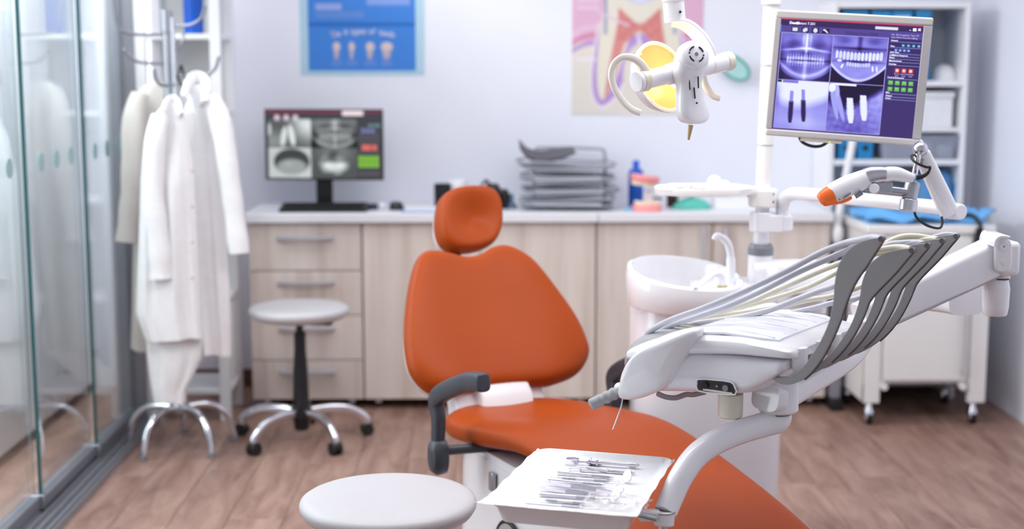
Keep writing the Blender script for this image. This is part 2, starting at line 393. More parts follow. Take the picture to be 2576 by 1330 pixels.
rk = at(437, 700, 5.65); RX, RY = -1.245, 5.65
cs = thing('coat_stand', 'chrome coat stand with upturned hooks carrying white lab coats', 'coat stand', (RX, RY, 0))
mesh('column', MB().lathe([(.020, .16), (.020, 1.66), (.024, 1.665), (.024, 1.745), (.018, 1.75)], Matrix.Translation((RX, RY, 0)), 24), ALU, cs)
mesh('side_tube', MB().lathe([(.008, .16), (.008, 1.72)], Matrix.Translation((RX+.026, RY-.012, 0)), 12), CHROME, cs)
for k in range(5):
    a = math.radians(-118+72*k); u = V(math.cos(a), math.sin(a), 0)
    pts = [V(RX, RY, .165)+u*.01, V(RX, RY, .170)+u*.09, V(RX, RY, .155)+u*.15, V(RX, RY, .11)+u*.195, V(RX, RY, .05)+u*.215, V(RX, RY, .0)+u*.225]
    lg = mesh('leg', MB().tube(catmull(pts, 6), .0135, 12), CHROME, cs)
    mesh('foot_cap', MB().cyl(V(RX, RY, 0)+u*.225, V(RX, RY, .02)+u*.2215, .0155, n=12), DGREY, lg)
mesh('hub', MB().lathe([(.02, .14), (.042, .15), (.045, .17), (.03, .19), (.022, .20)], Matrix.Translation((RX, RY, 0))), ALU, cs)
HOOKM = mat('grey_steel_hook', (142, 143, 152), .3, .7)
for zz, ang, ln, ri in ((1.655, 188, .15, .15), (1.545, 200, .115, .05), (1.690, -12, .11, .07), (1.495, -8, .155, .07), (1.60, 80, .12, .06), (1.46, 262, .10, .06)):
    u = V(math.cos(math.radians(ang)), math.sin(math.radians(ang)), 0); c = V(RX, RY, zz)
    pts = [c, c+u*(ln*.6), c+u*ln+V(0, 0, .006), c+u*(ln+.035)+V(0, 0, .03), c+u*(ln+.05)+V(0, 0, ri)]
    hk = mesh('hook', MB().tube(catmull(pts, 6), .0062, 10), HOOKM, cs)
    mesh('hook_tip', MB().ball(pts[-1], .0075, 10, 6), HOOKM, hk)

def drape(rows, Yd, th, nf, amp, seed, levels=46, n=72, top=.25, yofs=None):
    """a hanging garment body: rows (py, x_left, x_right) in the photo at depth Yd; open at the hem"""
    R = random.Random(seed); ph = [R.uniform(0, 6.28) for _ in range(6)]; rings = []
    ys = [r[0] for r in rows]
    for k in range(levels+1):
        f = k/levels; y = ys[0]+(ys[-1]-ys[0])*f
        xl = np.interp(y, ys, [r[1] for r in rows]); xr = np.interp(y, ys, [r[2] for r in rows])
        a, b = at(xl, y, Yd), at(xr, y, Yd); cx, hw, z = (a.x+b.x)/2, (b.x-a.x)/2, a.z
        tk = th*(top+(1-top)*min(1, f*3)); am = amp*min(1, f*2.2); ring = []
        for i in range(n):
            t = 2*math.pi*i/n
            fo = am*(math.sin(nf*t+ph[0]+f*1.1)*.6+math.sin((nf*2+1)*t+ph[1]-f*2)*.25+math.sin((nf//2+1)*t+ph[2]+f*3)*.35)
            c, s = math.cos(t), math.sin(t)
            px_ = cx+hw*math.copysign(abs(c)**.75, c)*(1+.02*math.sin(5*t+ph[3]+4*f)); py_ = Yd+(tk+fo)*s+(yofs(f) if yofs else 0)+fo*.4*abs(c)
            ring.append(V(px_, py_, z+.006*math.sin(3*t+ph[4])*f))
        rings.append(ring)
    return MB().loft(rings, True, False)
def sleeve(path, r, n=22, seed=1):
    R = random.Random(seed); pts = catmull(path, 8); m = len(pts); rings = []; x = None
    for i, p in enumerate(pts):
        t = (pts[min(i+1, m-1)]-pts[max(i-1, 0)]).normalized(); x = frame(t, x or V(0, 1, 0))[0]; y = t.cross(x); f = i/(m-1)
        rr = np.interp(f, np.linspace(0, 1, len(r)), r)
        rings.append([p+(x*math.cos(2*math.pi*k/n)*.62+y*math.sin(2*math.pi*k/n))*(rr*(1+.07*math.sin(3*k*6.28/n+f*9+seed)+.05*math.sin(f*30+seed)*f)) for k in range(n)])
    return MB().loft(rings, True, False)
# ecru coat behind, left
ct = thing('lab_coat', 'ecru lab coat hanging at the back left of the coat stand', 'coat', at(345, 880, 5.78), group='lab coats on the stand')
mesh('coat_body', drape([(205, 385, 425), (225, 348, 432), (300, 338, 440), (500, 340, 440), (700, 334, 440), (876, 329, 440)], 5.78, .05, 7, .012, 3), CLOTH_B, ct)
sl = mesh('sleeve', sleeve([at(352, 235, 5.72), at(338, 300, 5.70), at(332, 420, 5.69), at(325, 520, 5.69), at(319, 608, 5.69)], [.035, .045, .043, .040, .041], seed=4), CLOTH_B, ct)
# white coat, right
ct = thing('lab_coat', 'white lab coat on the right of the stand, sleeve reaching the worktop corner', 'coat', at(545, 890, 5.6), group='lab coats on the stand')
mesh('coat_body', drape([(212, 480, 516), (232, 468, 540), (300, 462, 552), (420, 462, 560), (640, 468, 572), (800, 480, 580), (890, 492, 583)], 5.62, .055, 8, .014, 9), CLOTH_W, ct)
mesh('sleeve', sleeve([at(532, 245, 5.56), at(553, 300, 5.53), at(572, 420, 5.52), at(590, 530, 5.52), at(602, 636, 5.52)], [.032, .042, .040, .038, .041], seed=6), CLOTH_W, ct)
mesh('collar', MB().sweep(catmull([at(462, 250, 5.54), at(475, 205, 5.60), at(500, 196, 5.64), at(520, 215, 5.60), at(512, 262, 5.53)], 6), selli(.012, .028, 2.4, 14)), CLOTH_W, ct)
mesh('lapel', pad(smooth2([(-.02, .09), (.022, .085), (.016, -.02), (-.012, -.12), (-.026, -.02)], 4), at(478, 340, 5.55), V(1, 0, 0), V(0, 0, 1), .006, .006), CLOTH_W, ct)
mesh('hanger_loop', MB().tube(catmull([at(455, 215, 5.55), at(448, 190, 5.57), at(455, 165, 5.6), at(462, 190, 5.57)], 6), .006, 8), BLACK, ct)
# white coat in front with the long inner panel
ct = thing('lab_coat', 'long white lab coat hanging in front on the coat stand', 'coat', at(425, 1010, 5.5), group='lab coats on the stand')
mesh('coat_body', drape([(256, 420, 444), (285, 392, 466), (340, 368, 474), (450, 354, 486), (640, 349, 497), (790, 344, 506), (850, 366, 510)], 5.47, .06, 7, .016, 5), CLOTH_W, ct)
mesh('inner_panel', drape([(760, 376, 500), (850, 368, 508), (900, 372, 506), (945, 378, 488), (975, 382, 470), (1010, 388, 466)], 5.50, .045, 5, .012, 12, levels=24), CLOTH_W, ct)
mesh('sleeve', sleeve([at(402, 290, 5.42), at(388, 360, 5.40), at(386, 480, 5.395), at(398, 600, 5.395), at(404, 700, 5.395)], [.03, .04, .041, .040, .043], seed=8), CLOTH_W, ct)
mesh('collar', MB().sweep(catmull([at(410, 285, 5.42), at(420, 258, 5.45), at(436, 252, 5.47), at(450, 262, 5.45), at(456, 290, 5.42)], 6), selli(.008, .022, 2.4, 14)), CLOTH_W, ct)
for yy in (430, 520, 610, 700):
    c = at(484, yy, 5.40); mesh('button', MB().lathe([(.006, 0), (.0055, .003)], mtx(c, V(1, 0, 0), V(0, 0, 1), V(0, -1, 0)), 12), mat('tan_button', (206, 178, 156), .4), ct)

# ================================================================ base cabinets and worktop
CF, CB0 = 6.27, .045
def cabinet(name, label, x0, x1):
    t = thing(name, label, 'cabinet', ((x0+x1)/2, 6.5, 0))
    mesh('carcass', MB().box((x0+.002, CF+.02, CB0), (x1-.002, YB-.02, .848)), LAMIN, t, bevel=.002)
    for fx in (x0+.06, x1-.06):
        ft = mesh('caster', MB().cyl((fx-.012, CF+.08, .021), (fx+.012, CF+.08, .021), .021, n=16), CHROME, t)
        mesh('caster_fork', MB().box((fx-.016, CF+.065, .021), (fx+.016, CF+.095, CB0)), DGREY, ft, bevel=.002)
    return t
SATIN = mat('satin_silver_handle', (190, 193, 206), .35, .35)
def bow_handle(c, u, ln, parent, m=SATIN):
    u = Vector(u); o = V(0, -1, 0); pts = [c-u*ln/2, c-u*ln*.49+o*.018, c-u*ln*.25+o*.026, c+o*.029, c+u*ln*.25+o*.026, c+u*ln*.49+o*.018, c+u*ln/2]
    return mesh('handle', MB().sweep(catmull(pts, 5), selli(.013, .006, 3, 12), up=u.cross(o)), m, parent)
x0, x1, x2, x3, x4, x5 = -1.056, -.552, -.030, .490, 1.007, 1.534
t = cabinet('drawer_cabinet', 'pale wood cabinet with four drawers behind the rear stool', x0, x1)
zs = [.846, at(770, 681, CF).z, at(770, 793, CF).z, at(770, 906, CF).z, CB0]
for i in range(4):
    d = mesh('drawer', MB().box((x0+.004, CF, zs[i+1]+.0025), (x1-.004, CF+.019, zs[i]-.0025)), LAMIN, t, bevel=.002)
    bow_handle(V(-.802, CF, at(765, (597, 709, 824, 934)[i], CF).z), (1, 0, 0), .222, d)
t = cabinet('base_cabinet', 'pale wood two door cabinet behind the orange chair back', x1, x3)
for a, b, hx in ((x1, x2, None), (x2, x3, None)):
    mesh('door', MB().box((a+.004, CF, CB0+.002), (b-.004 if b != x2 else b-.001, CF+.019, .844)), LAMIN, t, bevel=.002)
t = cabinet('base_cabinet', 'pale wood two door cabinet with upright handles behind the spittoon', x3, x5)
for a, b, hx in ((x3, x4, x4-.045), (x4, x5, x4+.055)):
    d = mesh('door', MB().box((a+.004, CF, CB0+.002), (b-.0025, CF+.019, .844)), LAMIN, t, bevel=.002)
    bow_handle(V(hx, CF, .70), (0, 0, 1), .21, d)
wt = thing('worktop', 'long pale grey worktop over the wood cabinets', 'worktop', (.24, 6.5, .85))
mesh('slab', MB().box((x0-.01, 6.235, .848), (x5+.006, YB-.001, .890)), mat('pale_grey_laminate', (232, 233, 239), .4, var=.01), wt, bevel=.006, seg=3)
mesh('edge_joint', MB().box((.492, 6.2335, .850), (.495, 6.24, .889)), DGREY, wt)
WZ = .890

# ================================================================ things on the worktop
def paint(h, w): return np.zeros((h, w, 3)), np.meshgrid(np.linspace(0, 1, w), np.linspace(0, 1, h))
def g(X, Y, cx, cy, sx, sy, rot=0):
    c, s = math.cos(rot), math.sin(rot); u, v = (X-cx)*c+(Y-cy)*s, -(X-cx)*s+(Y-cy)*c
    return np.exp(-.5*((u/sx)**2+(v/sy)**2))
def sbox(X, Y, x0, y0, x1, y1, e=.004): 
    f = lambda t: np.clip(t/e+.5, 0, 1)
    return f(X-x0)*f(x1-X)*f(Y-y0)*f(y1-Y)
def selp(X, Y, cx, cy, rx, ry, e=.15, rot=0):
    c, s = math.cos(rot), math.sin(rot); u, v = (X-cx)*c+(Y-cy)*s, -(X-cx)*s+(Y-cy)*c
    return np.clip((1-np.hypot(u/rx, v/ry))/e+.5, 0, 1)
def fnoise(X, Y, f, seed):
    r = np.random.default_rng(seed); o = 0
    for k in range(5):
        a, b, p, q = r.uniform(-f, f, 2).tolist()+r.uniform(0, 6.28, 2).tolist(); o = o+np.sin(a*X+b*Y+p)*np.sin(b*X-a*Y+q)
    return o/5
def L3(c): return np.array(lin(c))
def mixc(img, m, c): return img*(1-m[..., None])+m[..., None]*np.array(c)
def teeth_row(X, Y, v, x0, x1, n, y0, h, curve, bright, amp=.8, seed=0, root=0.0):
    r = random.Random(seed)
    for i in range(n):
        f = (i+.5)/n; cx = x0+(x1-x0)*f; cy = y0+curve*(2*f-1)**2; wd = (x1-x0)/n*.47*r.uniform(.85, 1.0)
        q4_ = ((abs(X-cx)/(wd*1.06))**4+(abs(Y-cy)/(h/2*r.uniform(.9, 1.08)))**4)**.25
        v = np.maximum(v, bright*r.uniform(amp, 1)*np.clip((1-q4_)/.3+.4, 0, 1))
        if root: v = np.maximum(v, bright*.72*selp(X, Y, cx, cy+root*.5, wd*.6, abs(root), .6))
    return v
def pano(X, Y, seed=0):
    v = .40+.10*fnoise(X, Y, 9, seed)+.06*fnoise(X, Y, 26, seed+1)
    v += .18*g(X, Y, .5, .2, .5, .12)-.33*g(X, Y, .27, .24, .13, .09)-.33*g(X, Y, .72, .24, .13, .09)
    v += .55*g(X, Y, .5, .18, .016, .25)+.25*g(X, Y, .44, .1, .02, .12)+.25*g(X, Y, .57, .1, .02, .12)
    v += .42*g(X, Y, .32, .33, .2, .018, -.12)+.42*g(X, Y, .68, .33, .2, .018, .12)
    v -= .35*g(X, Y, .5, .43, .07, .04)
    v -= .36*(g(X, Y, .5, .56, .36, .014)) 
    v = teeth_row(X, Y, v, .13, .87, 14, .52, .075, .015, .80, seed=seed, root=-.07)
    v = teeth_row(X, Y, v, .13, .87, 14, .615, .07, -.015, .76, seed=seed+5, root=.07)
    v += .30*np.exp(-.5*((Y-(.90-1.1*(X-.5)**2))/.03)**2)+.25*g(X, Y, .5, .78, .03, .2)
    low = np.clip((Y-(.97-.95*(X-.5)**2))/.05, 0, 1); v = v*(1-low)+.05*low
    v -= .3*(g(X, Y, 0, .6, .05, .3)+g(X, Y, 1, .6, .05, .3))
    return np.clip(v, 0, 1)
# -------- desktop monitor on the worktop
MW = 6.50
mA, mB = at(664, 274, MW+.03), at(962, 274, MW-.02); mC = at(664, 452, MW+.03); hz = mA.z-mC.z
dm = thing('desktop_monitor', 'black desktop monitor showing grey dental scans on the worktop', 'monitor', (-.74, 6.52, WZ))
ax = (mB-mA); ax.z = 0; wM = ax.length; ax.normalize(); dn = V(0, 0, -1); fr = V(ax.y, -ax.x, 0)
cM = (mA+mB)/2; cM.z = mA.z-hz/2
mesh('casing', MB().obox(cM-fr*.013, ax, fr, V(0, 0, 1), wM/2, .013, hz/2), BLACK, dm, bevel=.004)
mesh('back_bulge', MB().obox(cM-fr*.035, ax, fr, V(0, 0, 1), wM*.28, .014, hz*.3), BLACK, dm, bevel=.008)
img, (X, Y) = paint(130, 210)
v = np.full(X.shape, .16); ins = sbox(X, Y, .02, .13, .79, .985)
q1 = .25+.7*g(X, Y, .36, .2, .12, .2, -.6)+.25*g(X, Y, .06, .45, .08, .1); q1 -= .25*g(X, Y, .2, .2, .07, .08)
q1 = np.maximum(q1, .9*selp(X, Y, .155, .38, .028, .16, .4, .1)); q1 = np.maximum(q1, .95*selp(X, Y, .225, .36, .028, .17, .4, -.1)); q1 = np.maximum(q1, .8*selp(X, Y, .03, .28, .02, .1, .4))
q2 = pano((X-.42)/.36, (Y-.13)/.44, 3)*.8+.05
q3 = .78+.1*fnoise(X, Y, 9, 4); el = selp(X, Y, .22, .75, .155, .19, .12); q3 = q3*(1-el)+el*(.18+.4*selp(X, Y, .22, .83, .13, .12, .3)); q3 = np.maximum(q3, .6*g(X, Y, .22, .80, .06, .04)+.3*g(X, Y, .17, .77, .03, .03))
q4 = .3+.25*g(X, Y, .6, .62, .1, .1); el = selp(X, Y, .585, .78, .135, .17, .2); q4 = np.maximum(q4*.8, el*(.5+.35*fnoise(X, Y, 40, 8))); q4 = np.maximum(q4, .95*g(X, Y, .53, .80, .05, .05)+.95*g(X, Y, .65, .80, .05, .05)+.5*g(X, Y, .59, .88, .07, .03)); q4 -= .35*g(X, Y, .59, .66, .03, .05)
lr = X < .39; tb_ = Y < .545
scan = np.where(tb_, np.where(lr, q1, q2), np.where(lr, q3, q4)); v = v*(1-ins)+np.clip(scan, 0.03, 1)*ins*.93
img = (np.clip(v*1.08, 0, 1)[..., None]**1.6)*L3((228, 236, 236))
img = mixc(img, sbox(X, Y, 0, 0, 1, .045), L3((120, 56, 74))); img = mixc(img, sbox(X, Y, 0, .045, 1, .125), L3((62, 64, 74)))
img = mixc(img, sbox(X, Y, .665, .0, .845, .075, .01), L3((240, 224, 232)))
for cx in (.10, .18, .26): img = mixc(img, selp(X, Y, cx, .105, .024, .04, .3), L3((220, 200, 214)))
img = mixc(img, sbox(X, Y, .80, .13, 1, 1), L3((66, 64, 72)))
for yy in (.25, .33, .37, .41, .46, .6, .9, .93): img = mixc(img, .5*sbox(X, Y, .80, yy, .99, yy+.008), L3((150, 150, 160)))
for cx in (.83, .87, .91): img = mixc(img, sbox(X, Y, cx, .27, cx+.03, .32), L3((120, 130, 190)))
for cx in (.89, .93, .965): img = mixc(img, sbox(X, Y, cx, .19, cx+.025, .24), L3((110, 140, 150)))
for cx in (.83, .87, .92): img = mixc(img, sbox(X, Y, cx, .50, cx+.04, .58), L3((226, 110, 104)))
for cx in (.80, .845, .89, .935):
    for cy in (.66, .75): img = mixc(img, sbox(X, Y, cx, cy, cx+.04, cy+.08), L3((128, 190, 60)))
SCREEN = mat_attr('lit_screen_print', 1.0, .3)
bz = .006
so = grid_print('screen', cM-ax*(wM/2-bz)+V(0, 0, hz/2-bz)+fr*.0005, ax*(wM-2*bz), V(0, 0, -(hz-2*bz)), img, SCREEN, dm, .0005)
so['label'] = 'lit screen with grey dental scans'
nk = V(-.745, 6.53, 0)
mesh('neck', MB().box((nk.x-.036, 6.535, WZ+.012), (nk.x+.038, 6.56, 1.06)), BLACK, dm, bevel=.004)
mesh('stand_foot', MB().loft([[V(nk.x+a*s, 6.52+b*s, z) for a, b in selli(.13, .095, 4, 28)] for s, z in ((1, WZ), (1, WZ+.008), (.93, WZ+.013))]), BLACK, dm)
kb0, kb1 = at(707, 526, 6.36), at(925, 526, 6.36)
kb = thing('keyboard', 'black keyboard in front of the desktop monitor', 'keyboard', ((kb0.x+kb1.x)/2, 6.36, WZ))
mesh('body', MB().add([(kb0.x, 6.29, WZ), (kb1.x, 6.29, WZ), (kb1.x, 6.42, WZ), (kb0.x, 6.42, WZ), (kb0.x, 6.29, WZ+.014), (kb1.x, 6.29, WZ+.014), (kb1.x, 6.42, WZ+.032), (kb0.x, 6.42, WZ+.032)], [(0, 3, 2, 1), (4, 5, 6, 7), (0, 1, 5, 4), (1, 2, 6, 5), (2, 3, 7, 6), (3, 0, 4, 7)]), BLACK, kb, bevel=.003)
first = None
for r in range(5):
    for c in range(17):
        w_ = (kb1.x-kb0.x-.03)/17
        if first is None:
            first = mesh('key', MB().box((-w_*.44, -.0095, 0), (w_*.44, .0095, .004)), BLACKR, kb, local=True, bevel=.001)
            k_ = first
        else:
            k_ = first.copy(); COL.objects.link(k_); k_.parent = kb
        k_.location = V(kb0.x+.015+(c+.5)*w_, 6.303+r*.0235, WZ+.0145+(.018/.13)*(.013+r*.0235))-ROOT[kb.name]
p = at(938, 519, 6.42)
sp = thing('card_reader', 'small dark gadget with a white knob beside the keyboard', 'gadget', (p.x, 6.42, WZ))
mesh('body', MB().loft([[V(p.x+a*s, 6.42+b*s, z) for a, b in selli(.024, .03, 3, 20)] for s, z in ((1, WZ), (1, WZ+.018), (.7, WZ+.026))]), mat('navy_plastic', (44, 46, 74), .4), sp)
q = at(962, 514, 6.42); mesh('knob', MB().ball((q.x, 6.42, WZ+.016), (.014, .014, .016)), WHITE_M, sp)
p = at(997, 516, 6.42)
ms = thing('mouse', 'black computer mouse on the worktop left of the headrest', 'mouse', (p.x, 6.42, WZ))
mesh('shell', MB().loft([[V(p.x+a*s, 6.42+b*s, z) for a, b in selli(.033, .052, 2.4, 24)] for s, z in ((.96, WZ), (1, WZ+.008), (.94, WZ+.02), (.75, WZ+.031), (.4, WZ+.036), (.05, WZ+.037))]), BLACK, ms)
mesh('wheel', MB().cyl((p.x-.004, 6.385, WZ+.032), (p.x+.004, 6.385, WZ+.032), .007, n=12), DGREY, ms)
a, b = at(1012, 531, 6.36), at(1112, 531, 6.36)
fo = thing('folder', 'thin blue folder with white sheets on the worktop by the headrest', 'folder', ((a.x+b.x)/2, 6.4, WZ))
mesh('cover', MB().box((a.x, 6.28, WZ), (b.x+.1, 6.5, WZ+.004)), mat('blue_card', (96, 124, 200), .5), fo, bevel=.001)
mesh('sheet', MB().box((a.x+.01, 6.295, WZ+.004), (b.x+.08, 6.49, WZ+.008)), PAPER, fo)
p = at(1113, 480, 6.5)
pc = thing('pen_cup', 'black pen cup standing left behind the orange headrest', 'cup', (p.x, 6.5, WZ))
mesh('cup', MB().lathe([(.036, WZ), (.038, WZ+.005), (.039, WZ+.108), (.036, WZ+.108), (.034, WZ+.01), (.002, WZ+.01)], Matrix.Translation((p.x, 6.5, 0)), caps=True), BLACK, pc)
p = at(1150, 480, 6.56)
single('paper_roll', MB().lathe([(.001, WZ+.118), (.02, WZ+.118), (.02, WZ), (.048, WZ), (.05, WZ+.004), (.05, WZ+.116), (.047, WZ+.12), (.021, WZ+.12), (.02, WZ+.118)], Matrix.Translation((p.x, 6.56, 0)), caps=False), PAPER, 'white paper roll just behind the orange headrest', 'paper roll')
# camera behind the headrest
p = at(1245, 480, 6.48); cz = WZ
cm = thing('camera', 'black photo camera with strap to the right behind the headrest', 'camera', (p.x, 6.48, cz))
mesh('body', MB().box((p.x-.085, 6.45, cz), (p.x+.062, 6.51, cz+.086)), BLACK, cm, bevel=.012, seg=3)
mesh('prism_hump', MB().loft([[V(p.x-.01+a*s, 6.48+b*s, z) for a, b in selli(.034, .03, 3, 20)] for s, z in ((1.1, cz+.075), (1, cz+.095), (.6, cz+.112))]), BLACK, cm)
mesh('lens', MB().cyl((p.x-.012, 6.452, cz+.04), (p.x-.012, 6.39, cz+.04), .036, .034, 24), BLACK, cm)
mesh('grip', MB().loft([[V(p.x+.045+a, 6.452+b, z) for a, b in selli(.022, .024, 2.6, 18)] for z in (cz+.002, cz+.07)]), BLACKR, cm, bevel=.004)
mesh('strap', MB().sweep(catmull([V(p.x-.08, 6.47, cz+.075), V(p.x-.05, 6.45, cz+.12), V(p.x-.032, 6.45, cz+.125), V(p.x-.02, 6.44, cz+.08), V(p.x+.0, 6.42, cz+.06)], 6), selli(.002, .014, 4, 10)), BLACKR, cm)
mesh('red_strap_end', MB().sweep(catmull([V(p.x-.052, 6.44, cz+.055), V(p.x-.044, 6.436, cz+.09), V(p.x-.037, 6.44, cz+.125)], 6), selli(.004, .018, 4, 10), scale=[1-.7*i/12 for i in range(13)]), mat('crimson_webbing', (160, 24, 48), .6), cm)
p = at(1287, 500, 6.46)
single('tape_dispenser', MB().loft([[V(p.x+a*s, 6.46+b, z) for a, b in selli(.018, .03, 3, 18)] for s, z in ((1.3, WZ), (1.2, WZ+.012), (.55, WZ+.03), (.5, WZ+.06), (.2, WZ+.066))]), mat('steel_blue_plastic', (90, 110, 140), .4), 'small grey blue dispenser between the camera and the letter trays', 'dispenser')
# letter trays
tx0, tx1, ty0, ty1 = .165, .575, 6.32, 6.62
lt = thing('letter_tray', 'four tier grey wire mesh letter tray rack on the worktop', 'letter tray', (.37, 6.47, WZ))
WIRE = mat('grey_wire_mesh', (168, 172, 184), .5, .2); MESH = mat('perforated_grey_sheet', (186, 188, 200), .6, .1, scale=300, var=.3)
for y_ in (6.60, 6.66):
    pts = [V(.225, y_, WZ), V(.225, y_, 1.09), V(.232, y_, 1.135), V(.26, y_, 1.155), V(.52, y_, 1.150), V(.548, y_, 1.135), V(.555, y_, 1.09), V(.555, y_, WZ)]
    mesh('upright_frame', MB().tube(catmull(pts, 5), .0055, 10), WIRE, lt)
for k in range(4):
    z0 = WZ+.018+.056*k; sh = .012*(k % 2)-.02*(k == 3); out = []
    ra = math.radians((-5, 4, -3, 6)[k]); base = [(a*math.cos(ra)-b*math.sin(ra), a*math.sin(ra)+b*math.cos(ra)) for a, b in rrect((tx1-tx0)/2, (ty1-ty0)/2, .05, 6)]
    rim = []
    for a, b in base:
        fz = .026+.012*math.sin(a*14+k) if b > -.10 or abs(a) > .13 else .026-.016*math.cos(a/.13*math.pi/2)
        rim.append(V((tx0+tx1)/2+a*1.04+sh, 6.47+b*1.04, z0+fz))
    tr = mesh('tray', MB().loft([[V((tx0+tx1)/2+a*.93+sh, 6.47+b*.93, z0) for a, b in base], [V((tx0+tx1)/2+a*.99+sh, 6.47+b*.99, z0+.004) for a, b in base], [V((tx0+tx1)/2+a+sh, 6.47+b, z0+.009) for a, b in base]], True, False), MESH, lt)
    for i_ in range(0, len(rim), 3): mesh('upright_wire', MB().cyl(V((tx0+tx1)/2+base[i_][0]+sh, 6.47+base[i_][1], z0+.008), rim[i_], .0018, n=6), WIRE, tr)
    mesh('rim_wire', MB().tube(rim+[rim[0]], .0042, 8), WIRE, tr)
    mesh('paper_stack', MB().box((tx0+.05+sh, 6.36, z0+.0012), (tx1-.06+sh, 6.60, z0+.012+.004*k)), PAPER, tr) if k < 3 else None
a0 = [at(1312, 408, 6.45), at(1380, 399, 6.5), at(1436, 398, 6.52), at(1460, 420, 6.5)]
fz = WZ+.018+.056*3+.026
single('document_folder', MB().loft([catmull([V(.15, y_, fz+.075+h), V(.19, y_, fz+.03+h), V(.25, y_, fz+.016+h), V(.33, y_, fz+.028+h), V(.40, y_, fz+.05+h*.4)], 5)+list(reversed(catmull([V(.152, y_, fz+.082+h), V(.192, y_, fz+.042+h), V(.25, y_, fz+.030+h), V(.33, y_, fz+.040+h), V(.40, y_, fz+.056+h*.4)], 5))) for y_, h in ((6.34, -.012), (6.45, .0), (6.58, .014))]), mat('dark_grey_card', (76, 74, 84), .55), 'dark grey folder curling up on top of the letter trays', 'folder')
# bottles, jaw model and small things on the right of the worktop
def bottle(name, label, px, Yd, r, h, m, mc, neck=.5, cap=.03):
    p = at(px, 500, Yd); t = thing(name, label, 'bottle', (p.x, Yd, WZ)); M = Matrix.Translation((p.x, Yd, WZ))
    mesh('body', MB().lathe([(r*.9, 0), (r, .005), (r, h*.82), (r*.88, h*.9), (r*neck*.8, h*.96), (r*neck*.8, h)], M), m, t)
    mesh('cap', MB().lathe([(r*neck, h-.004), (r*neck, h+cap*.8), (r*neck*.8, h+cap)], M), mc, t); return t
bottle('mouthwash_bottle', 'blue mouthwash bottle on the worktop behind the pink jaw model', 1599, 6.55, .035, .185, mat('blue_liquid', (14, 92, 196), .15, var=.06), mat('bright_blue_cap', (24, 90, 220), .35), .45, .026)
bottle('medicine_bottle', 'dark brown bottle on the worktop under the round tray', 1692, 6.5, .028, .075, mat('brown_glass', (52, 26, 30), .15), BLACK, .6, .02)
p = at(1580, 532, 6.36)
single('eraser', MB().box((p.x-.022, 6.34, WZ), (p.x+.02, 6.37, WZ+.012)), mat('sky_blue_rubber', (120, 190, 232), .6), 'small sky blue eraser left of the pink jaw model', 'eraser', bevel=.003)
def jaw(parent, c, tilt, flipz):
    PINK = mat('pink_acrylic', (250, 158, 158), .35, var=.03); TOOTH = mat('ivory_teeth', (246, 232, 206), .3)
    M = Matrix.Translation(c) @ Matrix.Rotation(tilt, 4, 'Y') @ Matrix.Scale(flipz, 4, (0, 0, 1)); hz_ = .032
    out = [(.066*math.cos(math.radians(a)), .058*math.sin(math.radians(a))) for a in range(180, 361, 12)]+[(.066, .02), (.03, .028), (-.03, .028), (-.066, .02)]
    o = mesh('gum_base', MB().loft([[M @ V(a*s, b*s, z) for a, b in out] for s, z in ((1, 0), (1, hz_*.7), (.9, hz_))]), PINK, parent, bevel=.004)
    for k in range(13):
        a = math.radians(186+168*k/12); q = V(.054*math.cos(a), .046*math.sin(a), hz_+.006); u = V(-math.sin(a), math.cos(a), 0); n_ = V(math.cos(a), math.sin(a), 0)
        s = .0058 if 3 < k < 9 else .0072
        mesh('tooth', MB().loft([[M @ (q+u*(x_*s*f)+n_*(y_*s*.8*f)+V(0, 0, z)) for x_, y_ in selli(1, 1, 3, 10)] for f, z in ((.8, -.010), (1, 0), (.9, .007), (.5, .010))]), TOOTH, o)
p = at(1629, 535, 6.32)
jm = thing('jaw_model', 'pink open jaw model with teeth on the worktop', 'jaw model', (p.x, 6.33, WZ))
jaw(jm, V(p.x, 6.33, WZ), 0, 1); jaw(jm, V(p.x-.008, 6.35, WZ+.158), .14, -1)
mesh('hinge', MB().box((p.x-.014, 6.355, WZ+.02), (p.x+.03, 6.375, WZ+.09)), WHITE_M, jm, bevel=.006)
mesh('hinge_pin', MB().cyl((p.x+.02, 6.36, WZ+.055), (p.x+.07, 6.36, WZ+.05), .005, n=10), BLACK, jm)
# teal mask and wrapped box
p = at(1745, 510, 6.42)
mk = thing('face_mask', 'crumpled teal face mask on the worktop under the round tray', 'mask', (p.x, 6.42, WZ))
TEAL = mat('teal_cloth', (96, 196, 182), .8)
r_ = random.Random(3); rings = []
for f, z in ((1, WZ), (1.02, WZ+.012), (.8, WZ+.03), (.45, WZ+.046), (.05, WZ+.05)):
    rings.append([V(p.x-.01+(.085*f+r_.uniform(-.006, .006))*math.cos(2*math.pi*i/26), 6.42+(.05*f+r_.uniform(-.005, .005))*math.sin(2*math.pi*i/26), max(WZ, z+r_.uniform(-.005, .005) if z > WZ else z)) for i in range(26)])
mesh('cloth', MB().loft(rings), TEAL, mk)
mesh('flap', MB().loft([[V(p.x-.08+.03*k+.004*math.sin(j), 6.40+.01*j, WZ+.02+.075*math.exp(-((k-1.2)**2)/1.2)+.004*math.cos(2*j)) for k in range(4)] for j in range(5)], False, False, False), mat('deep_teal_cloth', (30, 150, 120), .8), mk)
p0, p1 = at(1795, 500, 6.45), at(1880, 500, 6.45)
bx_ = thing('tissue_box', 'white tissue box on the worktop beside the teal mask', 'box', ((p0.x+p1.x)/2, 6.47, WZ))
mesh('carton', MB().box((p0.x, 6.40, WZ), (p1.x+.05, 6.55, WZ+.062)), mat('white_card', (240, 241, 246), .6, var=.01), bx_, bevel=.002)
